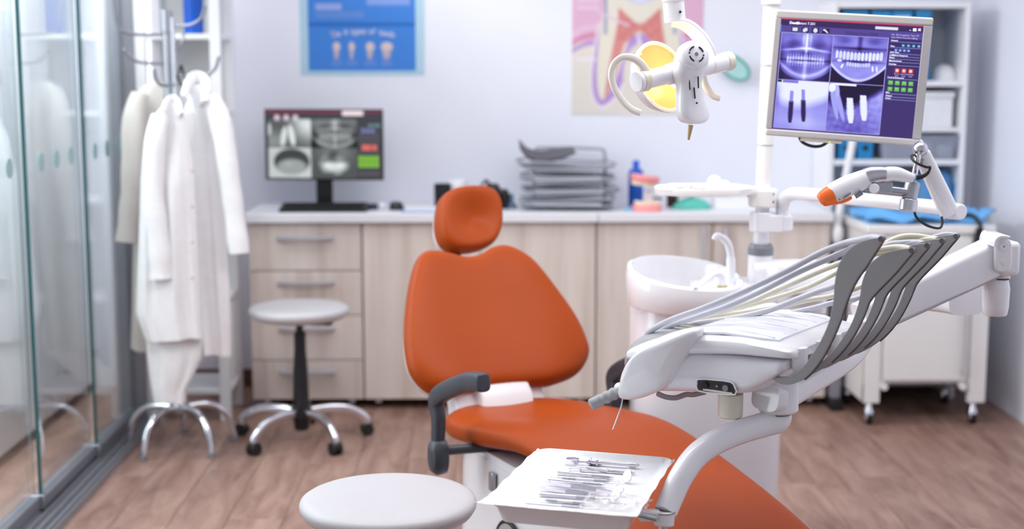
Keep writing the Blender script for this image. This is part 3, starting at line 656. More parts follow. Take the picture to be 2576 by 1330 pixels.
mesh('lid_flap', MB().obox(V((p0.x+p1.x)/2, 6.44, WZ+.072), V(.99, 0, .12), V(0, 1, 0), V(-.12, 0, .99), .07, .05, .002), PAPER, bx_)

# ================================================================ posters and the oval mirror on the wall
PRINT = mat_attr('printed_paper', 0, .6); YW = YB-.003
pA, pB = at(757, 190, YB), at(1068, 190, YB)
ps = thing('blue_poster', 'blue dental poster with a pale border on the back wall', 'poster', ((pA.x+pB.x)/2, YW, pA.z))
hP = .92
mesh('sheet', MB().box((pA.x, YW, pA.z), (pB.x, YB-.0005, pA.z+hP)), mat('pale_blue_card', (176, 210, 228), .6, var=.01), ps)
img, (X, Y) = paint(200, 120); img[:] = L3((56, 128, 214))
def PX(x): return (x-777)/(1046-777)
def PY(y): return 1-(178-y)/((hP-.045)*3578/6.75)
img = mixc(img, sbox(X, Y, 0, PY(60), 1, PY(69), .006), L3((10, 98, 184)))
img = mixc(img, sbox(X, Y, PX(797), PY(14), PX(862), PY(29)), L3((150, 168, 226)))
img = mixc(img, sbox(X, Y, PX(797), PY(33), PX(918), PY(49)), L3((92, 138, 212)))
img = mixc(img, sbox(X, Y, PX(925), PY(-30), PX(1034), PY(17)), L3((128, 158, 224)))
for xx, wx in ((848, 11), (886, 9), (932, 13), (974, 18)):
    img = mixc(img, selp(X, Y, PX(xx), PY(119), wx*.8/269, .024, .5), L3((222, 206, 200))); img = mixc(img, .75*selp(X, Y, PX(xx-1), PY(134), wx*.55/269, .034, .6), L3((212, 190, 184)))
    img = mixc(img, sbox(X, Y, PX(xx-13), PY(152), PX(xx+13), PY(165)), L3((98, 136, 212)))
for k in range(5): img = mixc(img, selp(X, Y, .2+.15*k, .25, .06, .05, .3), L3((200, 210, 235)))
img = mixc(img, sbox(X, Y, .12, .06, .88, .13), L3((190, 206, 240)))
g0, g1 = at(777, 178, YB), at(1046, 178, YB)
grid_print('print', V(g0.x, YW, g0.z+hP-.045), V(g1.x-g0.x, 0, 0), V(0, 0, -(hP-.045)), img, PRINT, ps, .001)
WINK = mat('pale_lilac_ink', (196, 200, 234), .6)
for ch, k in zip('The 4 types of teeth', range(20)):
    xx = 838+(988-838)*k/19.0; u = (k-9.5)/9.5; yy = 94-9*(1-u*u)
    if ch != ' ': text_part('lettering', ch, .038, at(xx, yy, YW-.003), V(1, 0, -.12*u), V(.12*u, 0, 1), WINK, ps, 'CENTER', .001)
# tooth section poster
pA, pB = at(1438, 288, YB), at(1764, 288, YB)
ps = thing('tooth_poster', 'pink and ivory poster of a tooth in section behind the operating lamp', 'poster', ((pA.x+pB.x)/2, YW, pA.z))
hP = .80
mesh('sheet', MB().box((pA.x, YW, pA.z), (pB.x, YB-.0005, pA.z+hP)), PAPER, ps)
img, (X, Y) = paint(260, 190)
U = 1438+X*(1764-1438); W_ = 288-(1-Y)*hP*3578/6.75        # picture coordinates of the print, in photo pixels
img[:] = L3((224, 218, 210))
mm = abs(U-1606)
gum = (np.clip((128-.12*mm-W_)/6, 0, 1)); img = mixc(img, gum, L3((220, 176, 204)))
arch = W_-(98+((mm-115)/70)**2*36*(mm < 175)); ban = lambda a, b: np.clip((arch-a)/6, 0, 1)*np.clip((b-arch)/6, 0, 1)*(mm > 60)
img = mixc(img, ban(-36, -16), L3((224, 190, 214))); img = mixc(img, ban(-16, 4), L3((208, 140, 172))); img = mixc(img, ban(4, 22), L3((184, 146, 206)))
img = mixc(img, np.clip((arch-18)/6, 0, 1)*(mm > 52), L3((222, 217, 208)))
def root(cx0, cy0, cx1, cy1, w0, c, e=6, pw=2.0):
    global img
    t = np.clip((W_-cy0)/(cy1-cy0), 0, 1); ctr = cx0+(cx1-cx0)*t; hw = w0*np.sqrt(np.clip(1-t**pw, 0, 1))
    m_ = np.clip((hw-abs(U-ctr))/e, 0, 1)*np.clip((W_-cy0)/e+.5, 0, 1); img = mixc(img, m_, c)
for sg in (-1, 1):
    ex = 1606+sg*92
    root(1606+sg*44, 60, ex, 276, 62, L3((232, 226, 234)), 10, 2.6); root(1606+sg*44, 60, ex, 266, 54, L3((178, 146, 208)), 5, 2.6)
    root(1606+sg*44, 0, ex, 252, 44, L3((228, 222, 206)), 5, 1.8)
fork = selp(U, W_, 1606, 190, 40, 76, .12); img = mixc(img, fork, L3((222, 217, 206)))
body_ = np.clip((82-abs(U-1606))/4, 0, 1)*np.clip((92-W_)/8, 0, 1); img = mixc(img, body_, L3((228, 222, 208)))
img = mixc(img, sbox(U, W_, 1690, -400, 1697, 90, 3)+sbox(U, W_, 1517, -400, 1525, 90, 3), L3((146, 160, 188)))
arc = np.clip((70-np.hypot((U-1606), (W_-84)*1.0)) / 8, 0, 1)*0
for sg in (-1, 1):
    ex = 1606+sg*86
    root(1606+sg*36, 50, ex, 256, 19, L3((212, 142, 138)), 4, 1.0)
pulp = np.clip((56-abs(U-1606))/5, 0, 1)*np.clip((W_-(40+22*np.cos((U-1606)/62*3.14)*.9))/6, 0, 1)*np.clip((100+14*np.cos((U-1606)/40*3.14)*-1-W_)/6, 0, 1)
img = mixc(img, np.clip(pulp, 0, 1), L3((208, 128, 124)))
fib = np.clip(np.sin((U-1606)*.32+W_*.11)*np.sin(W_*.09-U*.14)*1.4-.4, 0, 1)*pulp; img = mixc(img, .5*fib, L3((232, 176, 168)))
img = mixc(img, selp(U, W_, 1606, -20, 44, 36, .2), L3((206, 206, 232))); img = mixc(img, selp(U, W_, 1606, -24, 38, 32, .2), L3((224, 228, 244)))
for yy in (2, 20): img = mixc(img, .45*sbox(U, W_, 1450, yy, 1505, yy+9, 4), L3((236, 226, 240)))
img = mixc(img, .6*sbox(U, W_, 1448, 146, 1498, 156, 4), L3((236, 228, 240)))
lead = abs((W_-52)-(U-1540)*.42); img = mixc(img, np.clip((5-lead)/4, 0, 1)*(U > 1500)*(U < 1580), L3((220, 196, 220)))
grid_print('print', V(pA.x, YW, pA.z+hP), V(pB.x-pA.x, 0, 0), V(0, 0, -hP), img, PRINT, ps, .001)
# oval hand mirror on the wall
c = at(1848, 170, YB-.06)
hm = thing('hand_mirror', 'teal rimmed oval hand mirror hanging on the wall right of the tooth poster', 'hand mirror', (c.x, YB-.04, c.z-.1))
A_ = V(.80, 0, -.60); B_ = V(.60*.9, -.3, .80*.9).normalized(); B_ = (B_-A_*B_.dot(A_)).normalized()
ov = selli(.076, .046, 2.1, 40); Nn = A_.cross(B_)
mesh('rim', MB().tube([c+A_*a+B_*b for a, b in ov+[ov[0]]], .006, 10), mat('teal_plastic', (16, 160, 140), .3), hm)
mesh('mirror_plate', MB().prism([(a*.96, b*.96) for a, b in ov], c, A_, B_, -.003, .003), mat('pale_teal_plate', (176, 222, 222), .3), hm)
mesh('peg', MB().cyl(c, V(c.x, YB, c.z), .008, n=10), WHITE_M, hm)
mesh('wall_plate', MB().prism(selli(.05, .035, 2.4, 28), V(c.x+.02, YB-.008, c.z-.01), V(1, 0, 0), V(0, 0, 1), -.008, .008), mat('pale_grey_plastic', (205, 207, 215), .5), hm)

# ================================================================ right corner: tall shelf, cart, stand
bx0, bx1, by0, by1 = 1.555, 2.175, 6.43, 6.745
bs = thing('bookcase', 'tall white bookcase with blue binders in the right corner', 'bookcase', ((bx0+bx1)/2, 6.6, 0))
for a, b in ((bx0, bx0+.022), (bx1-.022, bx1)):
    mesh('side_panel', MB().box((a, by0, 0), (b, by1, 1.815)), WLAM, bs, bevel=.002)
SHZ = [.06, .45, at(2430, 404, by0).z-.02, at(2430, 206, by0).z-.02, 1.79]
for z in SHZ: mesh('shelf_board', MB().box((bx0+.022, by0+.004, z), (bx1-.022, by1-.004, z+.024)), WLAM, bs, bevel=.002)
mesh('back_panel', MB().box((bx0+.01, by1-.010, .05), (bx1-.01, by1-.004, 1.81)), mat('grey_white_board', (206, 209, 220), .6), bs)
mz = SHZ[2]+.024; uz = SHZ[3]+.024
mesh('shelf_board', MB().box((bx0+.24, by0+.03, at(2430, 322, by0).z-.02), (bx1-.022, by1-.01, at(2430, 322, by0).z)), WLAM, bs, bevel=.002)
mz2 = at(2430, 322, by0).z
def binder(label, xa, xb, z0, h, hole=False, plate=True):
    a, b = at(xa, 100, by0+.03).x, at(xb, 100, by0+.03).x
    t = thing('binder', label, 'binder', ((a+b)/2, 6.55, z0), group='blue binders on the bookcase')
    mesh('cover', MB().box((a+.001, by0+.025, z0), (b-.001, by0+.27, z0+h)), BLUEP, t, bevel=.004)
    mesh('pages', MB().box((a+.006, by0+.03, z0+.006), (b-.006, by0+.272, z0+h+.0005)), PAPER, t)
    if plate: mesh('spine_label', MB().box((a+.012, by0+.0235, z0+h*.55), (b-.012, by0+.026, z0+h*.92)), PAPER, t, bevel=.001)
    mesh('finger_ring', MB().lathe([(.013, 0), (.013, .004), (.009, .004), (.009, .0)], mtx(V((a+b)/2, by0+.0255, z0+h*.28), V(1, 0, 0), V(0, 0, 1), V(0, -1, 0)), 20), BLACK, t)
    mesh('finger_hole', MB().lathe([(.009, 0), (.009, .0015)], mtx(V((a+b)/2, by0+.0255, z0+h*.28), V(1, 0, 0), V(0, 0, 1), V(0, -1, 0)), 20), BLACK, t)
hT = SHZ[4]-uz-.012
binder('blue binder at the far left of the top shelf', 2116, 2183, uz, hT)
binder('blue binder second from the left on the top shelf', 2190, 2240, uz, hT, plate=False)
binder('blue binder third from the left on the top shelf with a white label', 2241, 2294, uz, hT)
binder('blue binder at the right end of the top shelf row', 2301, 2341, uz, hT, plate=False)
binder('blue binder on the middle shelf left under the x-ray monitor', 2116, 2160, mz, .19, plate=False)
binder('blue binder on the middle shelf beside the clear plastic bin', 2166, 2206, mz, .19, plate=False)
p = at(2373, 200, 6.56)
hp = thing('respirator_mask', 'white domed respirator mask on the upper shelf of the bookcase', 'mask', (p.x, 6.56, uz))
mesh('shell', MB().lathe([(.058, .004), (.056, .02), (.050, .042), (.036, .062), (.018, .072), (.001, .074)], Matrix.Translation((p.x, 6.56, uz))), WHITE_M, hp)
mesh('flange', MB().lathe([(.055, 0), (.074, 0), (.074, .004), (.055, .006)], Matrix.Translation((p.x, 6.56, uz))), WHITE_M, hp)
a, b = at(2255, 250, 6.5).x, at(2396, 250, 6.5).x
sb = thing('storage_box', 'white lidded storage box on the bookcase beside the x-ray monitor', 'box', ((a+b)/2, 6.58, mz2))
mesh('box', MB().box((a, 6.47, mz2), (b-.006, 6.70, mz2+.135)), mat('matt_white_card', (232, 233, 238), .6), sb, bevel=.004)
mesh('lid', MB().box((a-.004, 6.465, mz2+.135), (b, 6.705, mz2+.163)), mat('matt_white_card', (232, 233, 238)), sb, bevel=.004)
a, b = at(2212, 360, 6.46).x, at(2412, 360, 6.46).x
cb = thing('clear_bin', 'clear plastic bin of white supplies on the middle shelf of the bookcase', 'bin', ((a+b)/2, 6.55, mz)) 
CLEAR = mat_clear('clear_plastic', (222, 226, 236), 1.46, .8, .28)
hb = mz2-.02-mz-.012
rg = lambda s, z: [V((a+b)/2+(b-a)/2*x_*s, 6.56+.12*y_*s, z) for x_, y_ in rrect(1, 1, .12)]
mesh('tub', MB().loft([rg(.90, mz), rg(.99, mz+hb), rg(1.02, mz+hb), rg(1.02, mz+hb-.006), rg(.975, mz+hb-.008), rg(.88, mz+.004)], False, True), CLEAR, cb)
r_ = random.Random(5)
for k in range(7):
    c = V(a+.05+(b-a-.1)*k/6, 6.55+r_.uniform(-.05, .05), mz+.035)
    mesh('packet', MB().obox(c, V(math.cos(k), .3, .2*math.sin(k)).normalized(), V(-.3, math.cos(k), .1).normalized(), V(0, 0, 1), .028, .02, .026), [PAPER, mat('lilac_packet', (206, 206, 226), .5), WHITE_M][k % 3], cb, bevel=.006)
a, b = at(2305, 480, 6.5).x, at(2402, 480, 6.5).x; lz = .88
bp_ = thing('blue_pack', 'pack wrapped in blue sheet on the lowest visible shelf of the bookcase', 'pack', ((a+b)/2, 6.56, .474))
mesh('wrap', MB().loft([[V((a+b)/2+(b-a)/2*x_*s, 6.58+.10*y_*s, z) for x_, y_ in selli(1, 1, 4, 24)] for s, z in ((.96, .474), (1, .5), (1, .98), (.95, 1.03), (.7, 1.055))]), mat('mid_blue_wrap', (88, 146, 200), .5, var=.12, scale=20), bp_)
mesh('fold', MB().box((b-.012, 6.475, .5), (b-.004, 6.49, 1.0)), BLUEP, bp_)

kx0, kx1, ky0, ky1 = 1.615, 2.140, 5.93, 6.40
ca = thing('instrument_cart', 'white metal cart on chrome casters beside the right wall', 'cart', ((kx0+kx1)/2, (ky0+ky1)/2, 0))
CREAMW = mat('off_white_enamel', (232, 231, 230), .35, var=.01)
mesh('carcass', MB().box((kx0, ky0+.01, .185), (kx1, ky1, .83)), CREAMW, ca, bevel=.004)
mesh('top', MB().box((kx0-.012, ky0-.008, .83), (kx1+.012, ky1+.01, .868)), CREAMW, ca, bevel=.008)
for a, b in ((kx0, kx0+.07), (kx1-.075, kx1)):
    mesh('front_post', MB().box((a, ky0-.004, .10), (b, ky0+.03, .83)), CREAMW, ca, bevel=.005)
for a in (kx0, kx1-.03): mesh('side_foot', MB().box((a, ky0, .10), (a+.03, ky1, .19)), CREAMW, ca, bevel=.004)
d = mesh('door', MB().box((kx0+.078, ky0-.006, .20), (kx1-.083, ky0+.014, .60)), CREAMW, ca, bevel=.004)
mesh('handle', MB().cyl((kx1-.105, ky0-.028, .225), (kx1-.105, ky0-.028, .545), .007, n=14), CHROME, d)
for z in (.235, .535): mesh('handle_mount', MB().cyl((kx1-.105, ky0-.028, z), (kx1-.105, ky0, z), .009, n=12), CHROME, d)
d = mesh('drawer', MB().box((kx0+.078, ky0-.006, .61), (kx1-.083, ky0+.014, .71)), CREAMW, ca, bevel=.004)
d = mesh('drawer', MB().box((kx0+.078, ky0-.006, .72), (kx1-.083, ky0+.014, .815)), CREAMW, ca, bevel=.004)
for a, b in ((kx0+.035, ky0+.04), (kx1-.04, ky0+.04), (kx0+.035, ky1-.05), (kx1-.04, ky1-.05)):
    c_ = mesh('caster', MB().cyl((a-.011, b, .031), (a+.011, b, .031), .031, n=20), BLACKR, ca)
    mesh('caster_hub', MB().cyl((a-.013, b, .031), (a+.013, b, .031), .023, n=18), CHROME, c_)
    mesh('caster_fork', MB().loft([[V(a+x_, b+y_, z) for x_, y_ in selli(.019*s, .026*s, 3, 16)] for s, z in ((1, .03), (1, .062), (.7, .072), (.5, .101))]), CHROME, c_)
for a in (kx0+.085, kx1-.1): mesh('screw_knob', MB().cyl((a, ky0-.012, .175), (a, ky0+.02, .175), .016, n=16), CREAMW, ca)
# blue drape on the cart
bd = thing('blue_drape', 'folded blue sterile drape lying on the white cart', 'drape', (1.85, 6.15, .868))
n1, n2 = 44, 18; vv = []; DR = mat('sky_blue_nonwoven', (104, 174, 232), .8, var=.06)
for j in range(n2+1):
    for i in range(n1+1):
        fx, fy = i/n1, j/n2
        vv.append(V(1.605+.555*fx+.01*math.sin(9*fy), 5.955+.38*fy+.012*math.sin(11*fx+2), .872+.016*(1+math.sin(17*fx+3*math.sin(6*fy))*math.sin(7*fy+5*fx))+.030*math.exp(-((fx-.2)**2)/.01)*math.sin(3.1*fy)+.07*max(0, fx-.86)*3*(1-.5*fy)))
quads = [(j*(n1+1)+i, j*(n1+1)+i+1, (j+1)*(n1+1)+i+1, (j+1)*(n1+1)+i) for j in range(n2) for i in range(n1)]
o = mesh('sheet', MB().add(vv, quads), DR, bd, angle=60); md = o.modifiers.new('thickness', 'SOLIDIFY'); md.thickness = .008; md.offset = -1
mesh('lower_fold', MB().loft([[V(1.62+.50*f+.006*math.sin(7*f+k), 5.97+.3*(k % 2)+.05*math.sin(4*f), .869+.008*(k > 1)) for k in (0, 1, 3, 2)] for f in np.linspace(0, 1, 20)]), mat('pale_blue_nonwoven', (150, 200, 240), .8), bd)
p = at(2462, 575, 5.94)
single('cable_coil', MB().tube(catmull([V(p.x-.05, 6.0, .905), V(p.x-.02, 5.96, .905), V(p.x, 5.922, .868), V(p.x+.004, 5.915, .80), V(p.x-.012, 5.914, .745), V(p.x-.02, 5.914, .80), V(p.x-.008, 5.922, .858)], 7), .009, 10), BLACKR, 'black cable hanging over the front right edge of the white cart', 'cable')
# grey stand with the white arm between worktop and cart
p = at(2108, 600, 6.2)
es = thing('equipment_stand', 'grey equipment stand with a white inclined arm beside the worktop end', 'stand', (p.x-.005, 6.3, 0))
mesh('cabinet', MB().box((1.548, 6.22, .05), (1.592, 6.36, .74)), mat('mid_grey_enamel', (140, 138, 150), .5), es, bevel=.006)
mesh('control_panel', MB().box((1.556, 6.216, .64), (1.586, 6.222, .70)), mat('navy_panel', (42, 62, 110), .3), es)
mesh('base', MB().box((1.542, 6.19, 0), (1.595, 6.39, .05)), BLACKR, es, bevel=.006)
mesh('joint', MB().ball((1.566, 6.27, .79), (.024, .034, .05)), WHITE_M, es)
e0, e1 = V(1.560, 6.28, .80), at(2143, 350, 6.28)
mesh('arm', MB().cyl(e0, at(2150, 330, 6.28), .018, .017, 16), WHITE_M, es)

# ================================================================ stools
SEATM = mat('white_leatherette', (196, 194, 198), .42, var=.01, bump=.1, bscale=500)
def make_stool(label, seat_z, rad):
    t = thing('stool', label, 'stool', (0, 0, 0), 0, 'round white stools', local=True)
    h = .052
    mesh('seat', MB().lathe([(rad*.55, seat_z-h-.004), (rad*.86, seat_z-h), (rad*.95, seat_z-h*.80), (rad*.995, seat_z-h*.5), (rad, seat_z-h*.36), (rad*.985, seat_z-h*.2), (rad*.94, seat_z-h*.08), (rad*.86, seat_z-.001), (rad*.6, seat_z+.002), (rad*.02, seat_z+.003)], None, 72), SEATM, t, local=True)
    mesh('seat_plate', MB().box((-.07, -.07, seat_z-h-.014), (.07, .07, seat_z-h-.002)), BLACK, t, local=True, bevel=.003)
    mesh('gas_lift', MB().lathe([(.015, .36), (.015, seat_z-h-.012)], None, 18), BLACK, t, local=True)
    mesh('column', MB().lathe([(.036, .10), (.038, .115), (.034, .14), (.030, .3), (.0245, .385), (.0245, seat_z-h-.06), (.021, seat_z-h-.058)], None, 24), BLACK, t, local=True)
    mesh('hub', MB().lathe([(.022, .045), (.03, .05), (.034, .09), (.046, .105), (.046, .135), (.036, .142)], None, 24), BLACK, t, local=True)
    lv = mesh('lever', MB().tube(catmull([V(.02, 0, seat_z-h-.025), V(.06, -.01, seat_z-h-.03), V(.10, -.02, seat_z-h-.03)], 5), .005, 8), BLACK, t, local=True)
    mesh('lever_knob', MB().ball((.115, -.023, seat_z-h-.03), (.022, .009, .008), 12, 6), BLACK, lv, local=True)
    for k in range(5):
        a = math.radians(-76+72*k); u = V(math.cos(a), math.sin(a), 0); s = V(-u.y, u.x, 0)
        pts = [u*.03+V(0, 0, .122), u*.10+V(0, 0, .128), u*.18+V(0, 0, .122), u*.235+V(0, 0, .10), u*.268+V(0, 0, .072), u*.275+V(0, 0, .052)]
        m_ = 25; lg = mesh('leg', MB().sweep(catmull(pts, 5), selli(.019, .013, 2.6, 16), up=s, scale=[(1, 1)]*26), CHROME, t, local=True)
        c = u*.275
        w_ = mesh('caster', MB().cyl(c-s*.021+V(0, 0, .026), c-s*.005+V(0, 0, .026), .026, n=18).cyl(c+s*.005+V(0, 0, .026), c+s*.021+V(0, 0, .026), .026, n=18), BLACKR, t, local=True)
        mesh('caster_hood', MB().loft([[c+s*x_+u*y_+V(0, 0, z) for x_, y_ in selli(.020*q, .026*q, 3, 16)] for q, z in ((1, .028), (.95, .045), (.55, .056))]), BLACK, w_, local=True)
    return t
st1 = make_stool('white round stool with chrome legs in front of the drawers', .567, .205)
st1.location = (-.765, 5.74, 0); st1.rotation_euler.z = math.radians(22)
st2 = copy_tree(st1); st2['label'] = 'white round stool seat nearest the camera beside the instrument tray'
st2.location = (-.2295, 3.2, 0.0); st2.rotation_euler.z = math.radians(20)
st2.scale = (1.005, 1.005, .978)

# ================================================================ dental chair
TH = math.radians(26); cd_ = V(math.sin(TH), -math.cos(TH), 0); cw = V(math.cos(TH), math.sin(TH), 0); UZ = V(0, 0, 1)
CB_ = V(.05, 4.2, 0)
def ch(w_, d_, z): return CB_+cw*w_+cd_*d_+UZ*z
dc = thing('dental_chair', 'orange upholstered dental chair with white base in the middle of the room', 'dental chair', tuple(ch(0, .5, 0)))
a_ = math.radians(37); rr = -cd_*math.sin(a_)+UZ*math.cos(a_)
BO = ch(0, 0, .58); 
OUT = [(1172, 643), (1130, 634), (1095, 628), (1062, 633), (1042, 668), (1027, 740), (1020, 830), (1024, 890), (1037, 935), (1066, 970), (1100, 986), (1145, 986), (1190, 979), (1250, 970), (1340, 966), (1400, 960), (1458, 935), (1485, 890), (1478, 850), (1449, 790), (1399, 720), (1350, 660), (1310, 630), (1272, 615), (1240, 619), (1210, 636)]
ol = smooth2(plane_pts(OUT, BO, cw, rr), 5)
bc = (sum(p[0] for p in ol)/len(ol), sum(p[1] for p in ol)/len(ol)-.02)
def dish(a, b):
    x_, y_ = (a-bc[0])/.25, (b-bc[1])/.2; return -.016*math.exp(-(x_*x_*1.1+y_*y_*.7))+.006*math.exp(-((abs(x_)-.75)/.3)**2)
mesh('backrest', pad(ol, BO-cw.cross(rr)*.02, cw, rr, .050, .028, dish, center=bc), ORANGE, dc, sub=1)
so_ = [(bc[0]+(p[0]-bc[0])*.972, bc[1]+(p[1]-bc[1])*.972) for p in ol]
mesh('back_shell', pad(so_, BO-cw.cross(rr)*.052, cw, rr, .012, .05, None, center=bc, front=((1, .6), (.985, 1), (.5, 1)), back=((.4, 1), (.7, .92), (.9, .6), (.98, .2))), WHITE, dc)
# headrest
a2 = math.radians(24); r2 = -cd_*math.sin(a2)+UZ*math.cos(a2); HO = at(1180, 552, 4.60)
HR = [(1182, 469), (1138, 476), (1110, 497), (1100, 535), (1099, 575), (1110, 610), (1135, 630), (1165, 634), (1205, 629), (1240, 612), (1257, 580), (1260, 540), (1252, 498), (1226, 474)]
ho = smooth2(plane_pts(HR, HO, cw, r2), 5)
mesh('headrest', pad(ho, HO-cw.cross(r2)*.01, cw, r2, .052, .040, lambda a, b: -.034*math.exp(-((a-.010)**2+(b-.004)**2)/.0034)), ORANGE, dc, sub=1)
mesh('headrest_shell', pad([(p[0]*.93, p[1]*.94) for p in ho], HO-cw.cross(r2)*.056, cw, r2, .012, .02, None, front=((1, .6), (.98, 1), (.5, 1)), back=((.4, 1), (.85, .8), (.98, .2))), WHITE, dc)
hb_ = BO+rr*.50-cw.cross(rr)*.055
mesh('headrest_bar', MB().obox((hb_+HO-cw.cross(r2)*.06)/2+UZ*-.02, cw, (HO-hb_).normalized(), cw.cross((HO-hb_).normalized()), .024, .16, .007), mat('dark_metal', (58, 50, 52), .35, .8), dc, bevel=.003)
# seat and leg rest, one long cushion
secs = [(-.045, .10, .515, .468, 0), (-.03, .165, .532, .455, .004), (.02, .213, .545, .446, .014), (.12, .236, .557, .452, .026), (.25, .243, .570, .470, .034), (.38, .240, .584, .492, .024), (.50, .234, .594, .512, .010), (.62, .229, .592, .516, .0), (.75, .226, .575, .500, -.004), (.92, .222, .545, .472, -.004), (1.10, .216, .508, .438, -.002), (1.25, .208, .468, .400, 0), (1.36, .19, .436, .372, 0), (1.41, .15, .420, .366, 0), (1.43, .09, .410, .372, 0)]
def interp(col, f): return float(np.interp(f, np.linspace(0, 1, len(secs)), [s[col] for s in secs]))
rings = []; NS = 44
dense = catmull([V(s[0], s[1], s[2]) for s in secs], 4); dense2 = catmull([V(s[3], s[4], 0) for s in secs], 4)
for q, q2 in zip(dense, dense2):
    d_, hw, zt = q; zb, sag = q2.x, q2.y; rg_ = []
    for i in range(NS):
        t = 2*math.pi*i/NS; c, s = math.cos(t), math.sin(t)
        wx = hw*math.copysign(abs(c)**.62, c); hz_ = (zt-zb)/2; z = (zt+zb)/2+hz_*math.copysign(abs(s)**.7, s)
        if s > 0: z -= sag*math.exp(-(wx/(.55*hw))**2)
        rg_.append(ch(wx, d_+.02*(abs(wx)/hw)**2*(1 if d_ < .1 else -1 if d_ > 1.3 else 0), z))
    rings.append(rg_)
mesh('seat_cushion', MB().loft(rings), ORANGE, dc, sub=1)
mesh('seat_shell', MB().loft([[ch(s*x_, y_*q+.45, z) for x_, y_ in selli(.2, .42, 4, 40)] for s, q, z in ((.6, .75, .36), (.95, .95, .40), (1, 1, .44), (1, 1, .475))]), WHITE, dc)
mesh('seat_bracket', MB().loft([[ch(x_, -.02-.10*f+y_, z) for x_, y_ in rrect(.155-.015*f, .045, .018)] for f, z in ((0, .44), (.2, .52), (.6, .575), (1, .62))]), WHITE, dc)
mesh('bracket_cover', MB().loft([[ch(x_, .01-.06*f+y_, z) for x_, y_ in rrect(.085, .05, .012)] for f, z in ((0, .46), (.4, .56), (1, .59))]), WHITE_M, dc)
# pedestal
ped = []
for z, hx, hy, oy in ((0, .28, .46, .40), (.03, .28, .46, .40), (.07, .24, .44, .40), (.12, .210, .425, .40), (.25, .205, .42, .40), (.38, .208, .425, .41), (.455, .205, .42, .42)):
    ped.append([ch(x_, oy+y_, z) for x_, y_ in selli(hx, hy, 3.2, 48)])
mesh('pedestal', MB().loft(ped), WHITE, dc)
pl = [ch(x_, .42+y_, z) for z in (.16, .40) for x_, y_ in ((-.2, 0),)]
# armrests
def armrest(sg, d0, z0, w0, fold=0):
    def q(w_, d_, z): return ch(sg*w_, d_, z)
    g_ = mesh('armrest', MB().sweep(catmull([q(w0, d0-.005, z0-.135), q(w0, d0+.002, z0-.06), q(w0+.002, d0-.008, z0-.012), q(w0+.001, d0+.03, z0+.020), q(w0-.004, d0+.11, z0+.056), q(w0-.010, d0+.19, z0+.085), q(w0-.014, d0+.265, z0+.096)], 6), selli(.026, .021, 3.2, 18), up=cw*sg, scale=[(.78+.22*min(1, i/16), .78+.22*min(1, i/16)) for i in range(37)]), CHAR, dc, sub=1)
    kn = mesh('armrest_knob', MB().loft([[q(w0+.018*sgn+0, d0+x_*s, z0-.165+y_*s) for x_, y_ in selli(.034, .052, 2.4, 24)] for s, sgn in ((.6, -1.4), (.95, -1), (1, -.3), (1, .5), (.8, 1.2), (.4, 1.5))]), CHAR, dc)
    mesh('armrest_bar', MB().cyl(q(w0, d0+.0, z0-.150), q(w0-.17, d0+.05, z0-.145), .014, n=14), CHAR, dc)
armrest(-1, .245, .632, .325)
armrest(1, .09, .600, .335)
mesh('lever_tab', MB().obox(ch(-.215, .36, .41), cw, cd_, UZ, .006, .014, .026), ALU, dc, bevel=.003)
ring_ = smooth2([(x_*1.0, y_) for x_, y_ in circ(.078, 28)], 1); AO = ch(-.214, .46, .245)
mesh('base_arch_rim', MB().tube([AO+cd_*a+UZ*b for a, b in ring_+[ring_[0]]], .006, 8), BLACKR, dc)
mesh('base_arch_cover', MB().prism(ring_, AO, cd_, UZ, -.012, .003), mat('grey_cover_plastic', (176, 174, 178), .4), dc)

# ================================================================ dental unit: cuspidor, column, arms
UX, UY = .66, 4.20
du = thing('dental_unit', 'white dental unit with spittoon, column and swing arm beside the chair', 'dental unit', (UX, UY, 0))
mesh('body', MB().loft([[V(UX+x_, UY+y_, z) for x_, y_ in selli(hx, hy, 3.0, 56)] for hx, hy, z in ((.20, .17, 0), (.205, .175, .02), (.218, .195, .25), (.226, .20, .60), (.226, .20, .82), (.215, .19, .848))]), WHITE, du)
# spittoon bowl
BCx, BCy = .584, 4.135
def bowl_ring(hx, hy, z, tilt=.0, ox=0):
    return [V(BCx+ox+x_, BCy+y_, z+.10*tilt*(-x_)+.16*tilt*y_) for x_, y_ in selli(hx, hy, 2.2, 56)]
rim = [bowl_ring(.150, .140, .842, .4), bowl_ring(.168, .160, .843, .4), bowl_ring(.171, .163, .848, .4), bowl_ring(.173, .165, .90, .8), bowl_ring(.172, .164, .922, 1), bowl_ring(.168, .162, .935, 1), bowl_ring(.158, .152, .940, 1), bowl_ring(.147, .142, .930, 1), bowl_ring(.138, .133, .89, .7), bowl_ring(.11, .105, .862, .3), bowl_ring(.03, .03, .855, 0)]
mesh('spittoon_bowl', MB().loft(rim), mat('white_ceramic', (242, 243, 248), .1, var=.005, coat=.5), du)
mesh('bowl_ledge', MB().loft([[V(.74+x_, 4.17+y_, z-.25*x_*0) for x_, y_ in selli(.135*s, .13*s, 3, 40)] for s, z in ((1, .80), (1, .875), (.96, .895), (.85, .90))]), WHITE, du)
f0 = at(1835, 730, 4.12)
fa = mesh('cup_filler_spout', MB().tube(catmull([f0, at(1838, 690, 4.12), at(1838, 645, 4.12), at(1832, 615, 4.11), at(1818, 598, 4.10), at(1803, 592, 4.09), at(1797, 602, 4.09)], 6), [.0135]*12+[.0115]*13+[.009]*12, 16), WHITE, du)
mesh('spout_collar', MB().lathe([(.016, -.004), (.016, .006)], Matrix.Translation(f0), 20), mat('brass_ring', (190, 180, 120), .3, .6), fa)
g0_ = at(1817, 722, 4.08)
